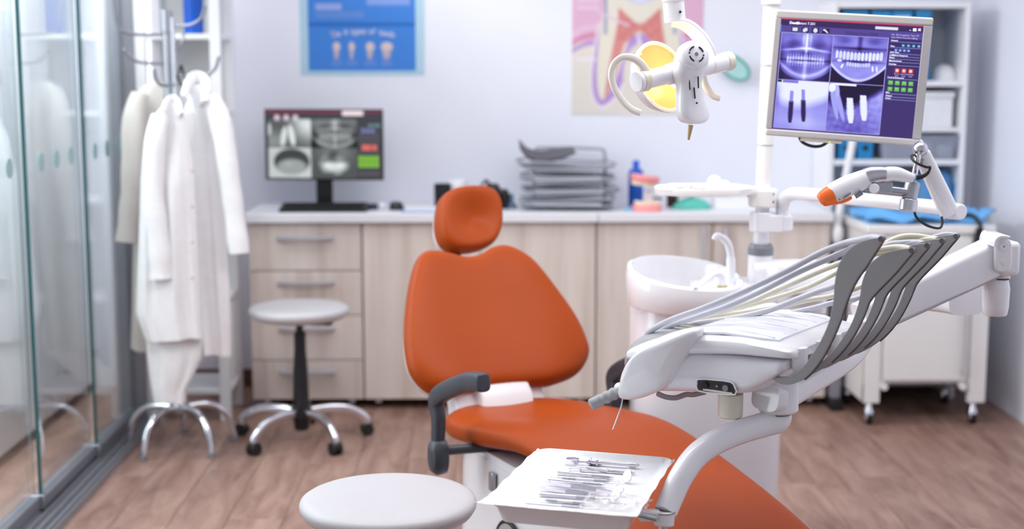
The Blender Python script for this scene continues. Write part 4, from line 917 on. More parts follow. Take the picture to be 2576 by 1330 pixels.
fb = mesh('bowl_rinse_spout', MB().tube(catmull([g0_, at(1816, 700, 4.08), at(1806, 688, 4.075), at(1790, 694, 4.07), at(1762, 717, 4.05), at(1750, 728, 4.045)], 6), [.012]*14+[.010]*10+[.008]*7, 14), WHITE, du)
mesh('spout_collar', MB().lathe([(.015, -.004), (.015, .006)], Matrix.Translation(g0_), 20), MATS['brass_ring'], fb)
mesh('suction_tip', MB().tube(catmull([at(1800, 735, 4.0), at(1770, 738, 3.99), at(1745, 722, 3.98)], 5), .007, 10), WHITE_M, du)
# column
CYc = 4.18
def colp(px, py): return at(px, py, CYc)
def ctube(name, y0, y1, r0, m, r1=None, n=28, xo=0, bev=.0):
    a, b = colp(1914+(620-y0)*.043+xo, y0), colp(1914+(620-y1)*.043+xo, y1); return mesh(name, MB().cyl(a, b, r0, r1 or r0, n), m, du, bevel=bev)
ctube('column_base', 800, 632, .0365, WHITE, bev=.004)
ctube('column_seal', 640, 622, .038, DGREY); ctube('column_seal', 622, 612, .038, DGREY, .031)
ctube('column_tube', 614, 560, .0235, WHITE)
ctube('arm_collar', 582, 532, .037, WHITE, bev=.004)
ctube('column_neck', 535, 515, .020, WHITE)
o = ctube('tray_collar', 520, 474, .0425, IVORY, bev=.005)
for yy in (488, 508): mesh('set_screw', MB().cyl(at(1945, yy, CYc-.036), at(1945, yy, CYc-.028), .0035, n=10), BLACK, o)
ctube('lamp_post', 478, -60, .0225, IVORY)
for yy in (365, 165): ctube('post_seam', yy+1.5, yy-1.5, .0231, mat('sage_seal', (150, 168, 150), .5))
ctube('post_ring', 14, -4, .0285, IVORY, bev=.004)
c_ = colp(1965, 553)
mesh('arm_socket', MB().loft([[V(c_.x+x_, c_.y+y_, z) for x_, y_ in selli(.034, .03, 3, 24)] for z in (colp(1965, 578).z, colp(1965, 541).z)]), WHITE, du, bevel=.004)
mesh('collar_bridge', MB().box((colp(1915, 560).x, CYc-.034, colp(1915, 581).z), (c_.x, CYc+.03, colp(1915, 538).z)), WHITE, du, bevel=.004)
# monitor arm: pipe, elbow, inclined arm
s0 = colp(1967, 543); pipe = [s0, colp(1968, 520), at(1975, 500, 4.15), at(1992, 488, 4.12), at(2025, 488, 4.06), at(2090, 494, 3.95), at(2200, 505, 3.78), at(2385, 524, 3.56)]
mesh('pipe_arm', MB().tube(catmull(pipe, 7), .0185, 20), WHITE, du)
mesh('pipe_seam', MB().cyl(colp(1966, 545), colp(1966, 541.5), .0205, n=20), mat('dark_seam', (70, 74, 76), .5), du)
EL, BA = at(2385, 528, 3.53), at(2313, 374, 3.50)
dirA = (BA-EL).normalized(); xs, ys, zs_ = frame(dirA, V(1, 0, .4))
mesh('inclined_arm', MB().sweep([EL-dirA*.012, EL+dirA*.05, EL.lerp(BA, .6), BA-dirA*.012], selli(.0235, .019, 3, 20), scale=[1.0, 1.0, .93, .86]), WHITE, du, bevel=.003)
mesh('elbow_knob', MB().cyl(EL+V(.012, .03, -.004), EL+V(.03, -.012, -.004), .022, .02, 22), WHITE_M, du, bevel=.004)
mesh('ball_joint', MB().ball(BA+V(0, -.006, 0), .0185, 24, 16), STEEL, du)
mesh('arm_screw', MB().cyl(at(2320, 402, 3.47), at(2320, 402, 3.475), .004, n=10).cyl(at(2318, 410, 3.47), at(2318, 410, 3.475), .004, n=10), DGREY, du)
RD0, RD1 = at(2311, 386, 3.49), at(2296, 462, 3.47)
mesh('holder_rod', MB().cyl(RD0, RD1, .0075, n=16), CHROME, du)
HC0, HC1 = at(2297, 458, 3.47), at(2287, 502, 3.46)
mesh('holder_sleeve', MB().cyl(HC0, HC1, .0185, n=24), ALU, du, bevel=.002)
mesh('holder_cap', MB().cyl(at(2287, 502, 3.46), at(2283, 531, 3.455), .0215, n=28), STEEL, du, bevel=.002)
mesh('clamp_bar', MB().cyl(at(2195, 474, 3.46), at(2285, 484, 3.46), .011, n=18), ALU, du)
mesh('clamp_block', MB().obox(at(2216, 470, 3.455), V(.98, 0, -.06).normalized(), V(0, 1, 0), V(.06, 0, .98).normalized(), .026, .012, .0145), ALU, du, bevel=.003)
mesh('clamp_screw', MB().cyl(at(2199, 474, 3.445), at(2199, 474, 3.42), .0125, n=20), WHITE_M, du, bevel=.002)
mesh('cable', MB().tube(catmull([at(2300, 532, 3.47), at(2307, 548, 3.47), at(2330, 566, 3.47), at(2360, 574, 3.48), at(2370, 565, 3.49), at(2369, 545, 3.5)], 7), .0032, 8), BLACKR, du)
# swing arm toward the instrument table
JX = at(2512, 745, 3.42)
mesh('swing_arm', MB().sweep(catmull([V(.80, 4.16, .915), V(.88, 4.12, .925), V(1.05, 3.82, .945), V(JX.x-.075, 3.60, .960), V(JX.x-.045, 3.515, .964)], 6), selli(.052, .047, 4, 24), up=V(0, 0, 1)), WHITE, du)
mesh('arm_root', MB().loft([[V(.915+x_, 4.12+y_, z) for x_, y_ in selli(.080, .075, 3.4, 32)] for z in (.82, .835, .955, .968)]), WHITE, du, bevel=.006)
# round accessory tray on the collar
TC = at(1768, 476, 4.14)
tz = TC.z
mesh('tray_rim', MB().loft([[V(TC.x+x_, 4.14+y_, z) for x_, y_ in selli(.142*s, .105*s, 2.2, 56)] for s, z in ((.88, tz-.014), (.98, tz-.012), (1, tz+.006), (.985, tz+.009), (.965, tz+.008), (.955, tz-.002), (.3, tz-.003))]), IVORY, du)
mesh('tray_bracket', MB().sweep([V(TC.x+.10, 4.15, tz-.004), V(TC.x+.16, 4.17, tz-.006), colp(1900, 492)], rrect(.024, .012, .006), up=UZ), IVORY, du)

# things on the round tray
def ontray(px, Yd): p = at(px, 470, Yd); return V(p.x, Yd, tz-.002)
p = ontray(1797, 4.12)
cr = thing('cotton_roll', 'large white cotton ball on the round tray', 'cotton ball', tuple(p)); mesh('ball', MB().ball(p+V(0, 0, .0225), (.0215, .0215, .0225), 20, 12), mat('cotton_wool', (246, 246, 246), .95, bump=.4, bscale=160), cr)
p = ontray(1824, 4.11)
cr = thing('cotton_roll', 'small white cotton ball at the right on the round tray', 'cotton ball', tuple(p)); mesh('ball', MB().ball(p+V(0, 0, .0155), (.014, .014, .0155), 16, 10), MATS['cotton_wool'], cr)
p = ontray(1694, 4.11)
single('cotton_dispenser', MB().loft([[p+V(x_, y_, z) for x_, y_ in selli(.015*s, .012*s, 3, 16)] for s, z in ((1, 0), (1, .016), (.8, .022))]), WHITE_M, 'tiny white cup on the round tray', 'cup')
p = ontray(1735, 4.10)
cl = thing('tray_clamp', 'small metal dental clamp lying on the round tray', 'clamp', tuple(p))
for k in (-1, 1): mesh('arm', MB().tube(catmull([p+V(-.035, .006*k, .008), p+V(-.01, .010*k, .014), p+V(.02, .004*k, .008), p+V(.045, .012*k, .008)], 5), .004, 8), CHROME, cl)
mesh('pivot', MB().cyl(p+V(.005, 0, .004), p+V(.005, 0, .018), .006, n=12), CHROME, cl)

# ================================================================ curing scanner in the holder
SY = 3.44
sc = thing('scanner_handpiece', 'white curing handpiece with orange tip clamped to the monitor arm', 'handpiece', tuple(at(2170, 470, SY)))
def bodyp(rows):
    """rows of (px,py,half height px) along the body; circular sections at depth SY"""
    pts = [at(x_, y_, SY) for x_, y_, _ in rows]; sc_ = [h*SY/F for _, _, h in rows]
    pp = catmull(pts, 6); ss = [float(np.interp(i, np.arange(len(sc_))*6, sc_)) for i in range(len(pp))]
    return MB().sweep(pp, circ(1, 28), scale=[(s, s*.82) for s in ss], up=V(0, -1, 0))
mesh('body', bodyp([(2088, 492, 22), (2100, 484, 26.5), (2122, 473, 27.5), (2145, 463, 27), (2165, 454, 25), (2184, 447, 23.5)]), WHITE, sc)
mesh('orange_tip', bodyp([(2060.5, 505, 3), (2061.5, 504.5, 11), (2064, 503, 17), (2070, 500, 21), (2082, 494.5, 24), (2095, 488.5, 26)]), mat('orange_plastic', (244, 110, 38), .3), sc)
mesh('orange_keel', bodyp([(2092, 503, 12), (2105, 503.5, 11), (2122, 502, 8.5), (2137, 498, 6), (2143, 496, 3)]), MATS['orange_plastic'], sc)
mesh('silver_band', bodyp([(2180, 446.5, 24.5), (2192, 442, 24), (2210, 439.5, 22), (2226, 439.5, 20.5)]), STEEL, sc)
mesh('neck', bodyp([(2224, 439.5, 19), (2240, 437, 18.5), (2258, 438, 18), (2276, 443, 15.5), (2290, 446, 12.5), (2298, 448, 11)]), WHITE, sc)
mesh('blue_ring', bodyp([(2296, 447.5, 9.5), (2303, 447, 9.0)]), mat('sky_blue_ring', (92, 176, 226), .4), sc)
mesh('cable_boot', bodyp([(2302, 447, 6.5), (2316, 445, 6.0), (2328, 440, 4.6), (2337, 432, 3.6)]), BLACKR, sc)
mesh('cable', MB().tube(catmull([at(2335, 434, SY), at(2340, 421, SY), at(2330, 420, SY), at(2310, 412, SY), at(2296, 402, 3.45), at(2293, 392, 3.47), at(2300, 390, 3.49)], 7), .0032, 8), BLACKR, sc)
for x_, y_ in ((2112, 501), (2163, 480), (2179, 480)): mesh('screw_hole', MB().ball(at(x_, y_, SY-.0215), (.0035, .002, .003), 10, 6), DGREY, sc)
mesh('rating_label', MB().obox(at(2160, 489, SY-.019), V(.8, 0, .5).normalized(), V(-.15, .9, .3).normalized(), V(-.5, 0, .8).normalized(), .010, .0012, .0055), DGREY, sc)
for k in range(3): mesh('vent_slot', MB().obox(at(2127+k*3, 496-k*3, SY-.020), V(.85, 0, .5).normalized(), V(0, 1, 0), V(-.5, 0, .85).normalized(), .0085, .003, .0006), DGREY, sc)

# ================================================================ x-ray monitor
c4 = [at(1941, 24, 3.70), at(2342, 45, 3.60), at(2321, 368, 3.60), at(1937, 340, 3.70)]   # TL TR BR BL
mc = sum(c4, V(0, 0, 0))/4; mx_ = ((c4[1]-c4[0])+(c4[2]-c4[3])); wM = mx_.length/2; mx_.normalize()
my_ = ((c4[0]-c4[3])+(c4[1]-c4[2])); hM = my_.length/2; my_ = (my_-mx_*my_.dot(mx_)).normalized(); mn = mx_.cross(my_)
if mn.y > 0: mn = -mn
xm = thing('arm_monitor', 'grey framed monitor on the unit arm showing blue dental x-rays', 'monitor', tuple(mc-my_*hM/2))
FRM = mat('silver_grey_plastic', (206, 204, 204), .38, var=.01); FRS = mat('shadow_silver_plastic', (186, 184, 188), .38, var=.01)  # side bezels: darker copy of the silver, shade put into its colour
def mrect(name, x0, y0, x1, y1, z0, z1, m, bev=.003, parent=None):
    c = mc+mx_*((x0+x1)/2)+my_*((y0+y1)/2)+mn*((z0+z1)/2); return mesh(name, MB().obox(c, mx_, my_, mn, abs(x1-x0)/2, abs(y1-y0)/2, abs(z1-z0)/2), m, parent or xm, bevel=bev)
W2, H2 = wM/2, hM/2; bt_, bl_, bb_, br_ = .0205, .0150, .0175, .0215
mrect('bezel_top', -W2, H2-bt_, W2, H2, -.012, .006, FRM, .004)
mrect('bezel_bottom', -W2, -H2, W2, -H2+bb_, -.012, .006, FRM, .004)
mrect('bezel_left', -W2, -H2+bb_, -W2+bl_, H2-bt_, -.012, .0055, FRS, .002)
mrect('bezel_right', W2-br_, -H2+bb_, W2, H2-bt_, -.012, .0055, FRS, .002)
mrect('back_case', -W2+.003, -H2+.003, W2-.003, H2-.003, -.035, -.008, IVORY, .008)
mrect('button_strip', -.105*1, -H2-.009, .0, -H2-.001, -.012, .002, CREAM, .002)
lb = mrect('power_lamp', -.032, -H2-.0075, -.029, -H2-.0045, .0015, .0028, mat('green_led', (150, 240, 60), .4, emit=1.5), 0)
mesh('mount_knuckle', MB().cyl(mc-mn*.035, mc-mn*.08, .03, n=20), WHITE_M, xm)
q0 = mc+mx_*.0-mn*.075
mesh('mount_arm', MB().sweep(catmull([q0, q0+mx_*.10-my_*.09, BA+(BA-CAMP).normalized()*.16+my_*.012, BA+(BA-CAMP).normalized()*.10, BA+(BA-CAMP).normalized()*.01], 6), circ(.011, 14)), WHITE, xm)
mesh('signal_cable', MB().tube(catmull([mc-mx_*.11-my_*(H2-.004)-mn*.02, mc-mx_*.10-my_*(H2+.012)-mn*.02, mc-mx_*.075-my_*(H2+.021)-mn*.02, mc-mx_*.05-my_*(H2+.018)-mn*.02, mc-mx_*.03-my_*(H2+.002)-mn*.02], 6), .0042, 10), mat('black_cable', (24, 30, 32), .5), xm)
iw, ih = wM-bl_-br_, hM-bt_-bb_
SO = mc-mx_*(W2-bl_)+my_*(H2-bt_)+mn*.003
HH, WWd = 340, 430
img, (X, Y) = paint(HH, WWd)
v = np.zeros(X.shape); xs0, xs1, xm_, yt, ym, yb = .014, .765, .382, .128, .548, .982
Q1x, Q1y = (X-xs0)/(xm_-xs0), (Y-yt)/(ym-yt); v1 = pano(Q1x, Q1y, 11)*1.0+.06
Q2x, Q2y = (X-xm_)/(xs1-xm_), (Y-yt)/(ym-yt)
v2 = .36+.06*fnoise(Q2x, Q2y, 11, 21)+.30*g(Q2x, Q2y, .5, .12, .6, .1)-.3*g(Q2x, Q2y, .5, .25, .4, .02)-.25*g(Q2x, Q2y, .25, .1, .12, .06)-.25*g(Q2x, Q2y, .75, .1, .12, .06)
v2 -= .35*g(Q2x, Q2y, .5, .1, .03, .15)
v2 += .25*np.exp(-.5*((Q2y-(.80-.5*abs(Q2x-.5)))/.16)**2)-.25*g(Q2x, Q2y, .5, .53, .4, .02)
v2 = teeth_row(Q2x, Q2y, v2, .06, .94, 13, .42, .19, -.03, .98, .9, 31, root=-.08)
v2 = teeth_row(Q2x, Q2y, v2, .28, .72, 9, .60, .10, -.02, .86, .85, 33, root=.10)
v2 = np.maximum(v2, .95*selp(Q2x, Q2y, .15, .52, .05, .03, .4)); v2 = np.maximum(v2, 1.0*selp(Q2x, Q2y, .205, .635, .022, .055, .3, .35))
for cx in (.77, .845): v2 = np.maximum(v2, 1.0*selp(Q2x, Q2y, cx, .66, .017, .07, .3, -.1))
jl = .93-.32*(2*abs(Q2x-.5))**1.9; v2 += .35*np.exp(-.5*((Q2y-jl)/.025)**2); lo = np.clip((Q2y-jl-.01)/.04, 0, 1); v2 = v2*(1-lo)+.03*lo
Q3x, Q3y = (X-xs0)/(xm_-xs0), (Y-ym)/(yb-ym)
b3 = np.clip((Q3y-(.42-.5*abs(Q3x-.42)**1.6))/.22, 0, 1); v3 = .97-.36*b3+.05*fnoise(Q3x, Q3y, 14, 41)*b3+.12*g(Q3x, Q3y, .6, .85, .25, .12)
v3 -= .35*g(Q3x, Q3y, 0, .3, .05, .15)
for cx, cy, rot in ((.30, .62, .02), (.545, .58, .09)):
    u = (Q3x-cx)*math.cos(rot)+(Q3y-cy)*math.sin(rot)*-1; q_ = (Q3y-cy)
    wd = .047*np.clip(1.05-np.clip((q_-.02)/.30, 0, 1)**2*.65, 0, 1)*(1+.14*np.sign(np.sin(q_*230)))
    bodyi = np.clip((wd-abs(u))/.01+.5, 0, 1)*(q_ > -.19)*(q_ < .27); head = np.clip((.034-abs(u))/.01+.5, 0, 1)*(q_ > -.40)*(q_ <= -.16)
    v3 = v3*(1-bodyi)+.10*bodyi; v3 = v3*(1-head*.75)+head*.75*.45
v3 = np.where((Q3y < .05)*(Q3x < .08), .02, v3); v3 = np.where((Q3y < .06)*(Q3x > .1)*(Q3x < .40), .5, v3)
Q4x, Q4y = (X-xm_)/(xs1-xm_), Q3y
ed = .34+.30*np.exp(-((Q4x-.42)/.30)**2)*.0+.0*Q4x; bone = np.clip((Q4y-(.30-.9*np.clip(Q4x-.62, 0, 1)*.85+.14*np.sin(np.clip(Q4x/.62, 0, 1)*3.14)))/.16, 0, 1)
v4 = .03+bone*(.46+.10*fnoise(Q4x, Q4y, 40, 51)+.06*fnoise(Q4x, Q4y, 90, 52)-.14*(1-abs(Q4x-.45)*1.4)*np.clip(Q4y-.35, 0, 1)+.16*g(Q4x, Q4y, .95, .35, .15, .3))
for x0_, ln_, rt in ((.07, .42, -.24), (.16, .46, -.30)): v4 = np.maximum(v4, .66*selp(Q4x, Q4y, x0_+.06, .42, .055, ln_, .5, rt))
v4 = np.maximum(v4, 1.0*selp(Q4x, Q4y, .06, .10, .075, .10, .3)); v4 = np.maximum(v4, .72*selp(Q4x, Q4y, .16, .16, .045, .17, .4, -.15))
for cx, cy, rot in ((.435, .55, .05), (.675, .48, .06)):
    q_ = (Q4y-cy); u = (Q4x-cx)-q_*.12; wd = .062*np.clip(1.05-np.clip((q_+.02)/.30, 0, 1)**2*.55, 0, 1)*(1+.12*np.sign(np.sin(q_*200)))
    wd = np.where(q_ < -.17, .058, wd); imp = np.clip((wd-abs(u))/.012+.5, 0, 1)*np.clip((.27-abs(q_))/.02, 0, 1); v4 = v4*(1-imp)+.98*imp
v4 = np.where((Q4y < .045)*(Q4x > .08)*(Q4x < .5), 1, v4)
sc4 = np.where(Y < ym, np.where(X < xm_, v1, v2), np.where(X < xm_, v3, v4)); sc4 = np.clip(sc4, 0, 1)
cmap = np.array([L3(c) for c in ((22, 10, 40), (58, 44, 108), (100, 88, 190), (150, 146, 240), (198, 202, 252), (240, 244, 255))])
tt = sc4*5; i0 = np.clip(tt.astype(int), 0, 4); ff = (tt-i0)[..., None]; xr = cmap[i0]*(1-ff)+cmap[i0+1]*ff
img[:] = L3((66, 48, 118))
img = mixc(img, sbox(X, Y, 0, 0, 1, .062), L3((56, 40, 92))); img = mixc(img, sbox(X, Y, 0, .062, 1, .128), L3((88, 72, 152)))
img = mixc(img, sbox(X, Y, 0, .0, 1, .0085), L3((228, 62, 110)))
img = mixc(img, sbox(X, Y, .775, .128, 1, .60), L3((58, 42, 104))); img = mixc(img, sbox(X, Y, .775, .60, 1, 1), L3((63, 48, 112)))
area_ = sbox(X, Y, xs0-.004, yt-.005, xs1+.004, yb+.005, .003); img = mixc(img, area_, L3((176, 172, 246)))
ins = sbox(X, Y, xs0, yt, xs1, yb, .003)*(1-sbox(X, Y, xm_-.0022, yt, xm_+.0022, yb, .002))*(1-sbox(X, Y, xs0, ym-.0022, xs1, ym+.0022, .002)); img = img*(1-ins[..., None])+xr*ins[..., None]
img = mixc(img, sbox(X, Y, .0, .055, .006, .12), L3((70, 130, 250)))
img = mixc(img, sbox(X, Y, .668, .028, .826, .052, .004), L3((226, 228, 255)))
for k, cx in enumerate((.105, .177, .25, .325)):
    img = mixc(img, sbox(X, Y, cx-.026, .072, cx+.026, .118), L3((40, 26, 66)))
    sh = [sbox(X, Y, cx-.018, .078, cx+.018, .108), np.maximum(sbox(X, Y, cx-.006, .076, cx+.016, .104), sbox(X, Y, cx-.016, .084, cx+.006, .112)), selp(X, Y, cx, .094, .015, .02, .2), np.maximum(g(X, Y, cx, .095, .02, .005, .85) > .5, g(X, Y, cx-.012, .085, .008, .006) > .5).astype(float)][k]
    img = mixc(img, sh, L3((228, 228, 250)))
LN = L3((150, 150, 214))
for yy in (.152, .202, .256, .281, .304, .33, .36, .478, .612, .640, .663): img = mixc(img, sbox(X, Y, .782, yy, .995, yy+.004, .003), LN)
for yy, n_, x0_, st_, c in ((.170, 4, .862, .036, (52, 128, 180)), (.214, 4, .815, .029, (64, 112, 214))):
    for k in range(n_):
        img = mixc(img, sbox(X, Y, x0_+k*st_, yy, x0_+k*st_+.022, yy+.026), L3(c)); img = mixc(img, sbox(X, Y, x0_+k*st_+.006, yy+.007, x0_+k*st_+.016, yy+.018), L3((200, 224, 250)))
for k in range(3):
    cx = .832+k*.047; img = mixc(img, sbox(X, Y, cx, .386, cx+.032, .425), L3((232, 84, 72))); img = mixc(img, selp(X, Y, cx+.016, .405, .009, .012, .3), L3((255, 226, 220)))
for r_i in range(2):
    for k in range(4):
        cx, cy = .795+k*.047, .497+r_i*.056; img = mixc(img, sbox(X, Y, cx, cy, cx+.032, cy+.036), L3((108, 190, 96))); img = mixc(img, .6*sbox(X, Y, cx+.006, cy+.006, cx+.024, cy+.018), L3((170, 226, 150)))
scr = grid_print('screen', SO, mx_*iw, -my_*ih, img, SCREEN, xm, 0)
scr['label'] = 'lit screen with four blue dental x-rays'
if (-my_).cross(mx_).dot(mn) < 0: pass
TXT = mat('screen_white_text', (226, 224, 248), .5, emit=.9); TXD = mat('screen_dark_text', (56, 44, 100), .5, emit=.5); TXL = mat('screen_lilac_text', (180, 178, 230), .5, emit=.7)
def st(body, s, t, size, m, al='LEFT', bold=0): return text_part('screen_text', body, size, SO+mx_*iw*s-my_*ih*t+mn*.0008, mx_, my_, m, scr, al, bold)
st('Dental', .062, .047, .0090, TXT, bold=.00025); st('Patient 7.201', .112, .047, .0090, TXT)
st('3Dental Scan 7000J', .46, .112, .0105, TXD, bold=.0003)
for b_, s in zip(('File', 'Edit', 'Image', 'Scan', 'Type', '3D'), (.785, .815, .845, .882, .917, .955)): st(b_, s, .098, .0058, TXL)
for b_, s in zip(('Select', 'Filter', 'View', 'Overlay', 'Help'), (.785, .825, .86, .893, .937)): st(b_, s, .122, .0058, TXL)
for b_, t_ in (('General', .149), ('View', .199), ('3/2/3 View', .253), ('LUMEN & Viewports', .278), ('Filters', .301), ('Measurements', .327), ('Overlays', .357), ('Tools & Extensions', .475), ('Misc', .609), ('Output', .637), ('Notes', .660)): st(b_, .785, t_, .0052, TXT, bold=.0001)
for b_, s in (('Direct', .848), ('Layered', .895), ('Stacked', .942)): st(b_, s, .441, .0050, TXL, 'CENTER'); st('view', s, .458, .0050, TXL, 'CENTER')
st('_', .905, .044, .008, TXT, bold=.0003); st('x', .966, .046, .011, TXT, bold=.0006)
mesh('window_button', MB().obox(SO+mx_*iw*.941-my_*ih*.040+mn*.0008, mx_, my_, mn, .0042, .0036, .0002), TXT, scr)

# ================================================================ operating lamp
LC = at(1726, 178, 3.48); ln_ = V(.50, -.80, .16).normalized(); ls = V(-.85, -.52, -.17); ls = (ls-ln_*ls.dot(ln_)).normalized(); lu = ls.cross(ln_)
if lu.z < 0: lu = -lu
lp = thing('operating_lamp', 'white operating lamp with glowing amber reflector hanging over the chair', 'operating lamp', tuple(LC-UZ*.15))
def LP(s, u, n): return LC+ls*s+lu*u+ln_*n
DCn = at(1664, 194, 3.60)
dnn = V(.60, -.72, .34).normalized(); dxx, dyy, _ = frame(dnn, ls); Md = mtx(DCn, dxx, dyy, dnn)
mesh('reflector_shell', MB().lathe([(.015, -.058), (.05, -.05), (.078, -.032), (.092, -.006), (.094, .004), (.090, .006), (.088, .0), (.074, -.026), (.048, -.042), (.015, -.05)], Md, 56), WHITE, lp)
AMB = mat('lit_amber_glass', (228, 158, 88), .25, var=.02, emit=.5)
mesh('reflector_glass', MB().lathe([(.012, -.045), (.046, -.038), (.070, -.022), (.082, .0), (.086, .002)], Md, 56, caps=True), AMB, lp)
HOT = mat('glowing_bulb', (255, 238, 196), .3, emit=9.0)
rm = mesh('reflector_rim', MB().lathe([(.084, .001), (.0855, .0055), (.089, .007), (.091, .005)], Md, 56, caps=False), mat('amber_lens_rim', (255, 224, 180), .2, emit=.35), lp)
for k in (40, 130, 220, 310):
    a = math.radians(k); mesh('rim_clip', MB().obox(Md @ V(.086*math.cos(a), .086*math.sin(a), .005), ls, lu, ln_, .004, .003, .003), CREAM, lp)
mesh('bulb', MB().ball(LP(.005, -.012, -.035), (.020, .020, .024), 16, 10), HOT, lp)
mesh('crossbar', MB().cyl(LP(.128, 0, 0), LP(-.125, 0, 0), .0225, n=28), WHITE, lp)
mesh('crossbar_sleeve', MB().cyl(LP(.060, 0, 0), LP(.022, 0, 0), .0245, .030, 28), WHITE, lp)
for s0_, s1_, m_, r_ in ((.128, .148, CREAM, .027), (.148, .160, WHITE, .026), (-.075, -.082, CREAM, .0232), (-.125, -.147, CREAM, .0245)):
    mesh('end_cap', MB().cyl(LP(s0_, 0, 0), LP(s1_, 0, 0), r_, r_*.97, 28), m_, lp, bevel=.002)
# housing with vents
hrow = [(110, 1743, 6), (116, 1743, 22), (128, 1742, 37), (145, 1740, 43), (165, 1737, 43), (185, 1732, 40), (200, 1731, 33), (220, 1733, 30.5), (245, 1735, 34), (270, 1740, 41), (288, 1743, 43), (300, 1744, 39), (308, 1744, 29), (312, 1744, 14)]
rings = []
for py_, px_, hw in hrow:
    dep = .030 if py_ < 190 else .024
    c0 = at(px_, py_, 3.43 if py_ < 180 else 3.43-.0*(py_-180)); hwm = hw*3.43/F
    rings.append([c0+V(.88, .47, 0)*(x_*hwm*1.05)+V(.47, -.88, 0)*(y_*min(dep, hwm*1.1)) for x_, y_ in selli(1, 1, 2.8, 36)])
hs = mesh('housing', MB().loft(rings), WHITE, lp, sub=1)
fn = V(.25, -.96, 0.1).normalized()
VC = at(1750, 137, 3.395); va, vb, vn = frame(V(.3, -.92, .25), V(1, 0, 0))
dome = mesh('vent_dome', MB().lathe([(.037, -.03), (.036, -.008), (.031, .0), (.024, .004), (.002, .005)], mtx(VC, va, vb, vn), 40), WHITE, lp)
mesh('vent_screw', MB().lathe([(.0045, .004), (.0045, .0062), (.002, .0064)], mtx(VC, va, vb, vn), 16), DGREY, dome)
for k in range(4):
    a0 = math.radians(20+90*k); mesh('vent_slot', MB().tube([VC+(va*math.cos(a0+math.radians(q*5))+vb*math.sin(a0+math.radians(q*5)))*.0185+vn*.0045 for q in range(11)], .0019, 8), DARKGAP, dome)
for k in (0, 1):
    a0 = math.radians(-5+180*k); mesh('vent_hole', MB().ball(VC+(va*math.cos(a0)+vb*math.sin(a0))*.0185+vn*.0045, .0022, 8, 6), DARKGAP, dome)
def hp_(x_, y_): return at(x_, y_, 3.4035)
for (xa, ya, xb_, yb_) in ((1733.5, 195, 1735.5, 226), (1756, 192, 1757, 222), (1746, 220, 1748.5, 248)):
    mesh('vent_slot', MB().tube([hp_(xa, ya), hp_((xa+xb_)/2, (ya+yb_)/2), hp_(xb_, yb_)], .0017, 8), DARKGAP, hs)
mesh('vent_hole', MB().ball(hp_(1753, 259), .0025, 8, 6), DARKGAP, hs)
mesh('nozzle', MB().cyl(at(1738, 314, 3.42), at(1732, 352, 3.42), .0065, .0028, 14), mat('tan_plastic', (186, 160, 112), .45), lp)
# yoke arm and post
mesh('lamp_post_socket', MB().cyl(at(1694, 4, 3.55), at(1698, 56, 3.55), .0265, .0265, 30), WHITE, lp, bevel=.002)
mesh('lamp_post_ring', MB().cyl(at(1692, -30, 3.55), at(1694, 6, 3.55), .0285, n=30), IVORY, lp, bevel=.004)
mesh('socket_screw', MB().cyl(at(1711.5, 30, 3.526), at(1711.5, 30, 3.520), .0032, n=10), BLACK, lp)
yp = [at(1690, 56, 3.55), at(1722, 62, 3.545), at(1752, 84, 3.54), at(1776, 118, 3.54), at(1788, 150, 3.545), at(1790, 168, 3.55)]
mesh('yoke_arm', MB().sweep(catmull(yp, 7), rrect(.024, .005, .003), xd=V(-.5, .85, -.2)), WHITE, lp)
# handles
HB = mat('bone_plastic', (238, 233, 224), .3, var=.015)
h1 = [(1626, 182), (1612, 160), (1592, 146), (1566, 144), (1546, 160), (1538, 188), (1546, 222), (1565, 252), (1588, 274), (1612, 284)]
mesh('handle', MB().sweep(catmull([at(x_, y_, 3.40-.004*i) for i, (x_, y_) in enumerate(h1)], 6), selli(.0088, .0062, 3, 16), up=V(.3, -.9, .2), scale=[1.25-.35*min(1, i/18) for i in range(55)]), HB, lp)
h2 = [(1768, 188), (1772, 208), (1784, 230), (1797, 242), (1811, 246)]
mesh('handle', MB().sweep(catmull([at(x_, y_, 3.53) for x_, y_ in h2], 6), selli(.0085, .0065, 3, 14), up=V(.3, -.9, .2)), HB, lp)
l = bpy.data.lights.new('lamp_glow', 'POINT'); l.energy = .2; l.color = (1, .72, .40); l.shadow_soft_size = .02
o = bpy.data.objects.new('lamp_glow', l); COL.objects.link(o); o.location = DCn+dnn*.05+lu*-.022-ls*.015; o.parent = lp; o.location = o.location-ROOT[lp.name]

# ================================================================ instrument table with whip arms
TCc = V(.556, 3.105, 0); tu = V(.81, -.585, 0).normalized(); tv = V(.585, .81, 0).normalized()
def tb(u, v_, z): return TCc+tu*u+tv*v_+UZ*z
it = thing('instrument_table', 'white instrument table on a sprung arm with five grey whip arms', 'instrument table', tuple(tb(.1, 0, .80)))
def tloft(rows, r=.35, n=6, p=5):
    """rows of (u, half width v, z top, z bottom, v offset)"""
    rings = []
    for u, vh, zt, zb, vo in rows:
        hz_ = (zt-zb)/2; rings.append([tb(u, vo+x_, (zt+zb)/2+y_) for x_, y_ in selli(vh, hz_, p, 40)])
    return MB().loft(rings)
def srows(rows, k=5):
    a = catmull([V(r[0], r[1], r[2]) for r in rows], k); b = catmull([V(r[3], r[4], 0) for r in rows], k); return [(p.x, p.y, p.z, q.x, q.y) for p, q in zip(a, b)]
mesh('lower_body', tloft(srows([(-.205, .10, .885, .845, 0), (-.195, .145, .90, .832, 0), (-.15, .176, .925, .826, 0), (-.05, .182, .94, .838, 0), (.05, .184, .945, .848, 0), (.11, .184, .945, .858, 0), (.155, .183, .945, .885, 0), (.19, .18, .945, .915, 0), (.197, .15, .943, .922, 0)])), WHITE, it)
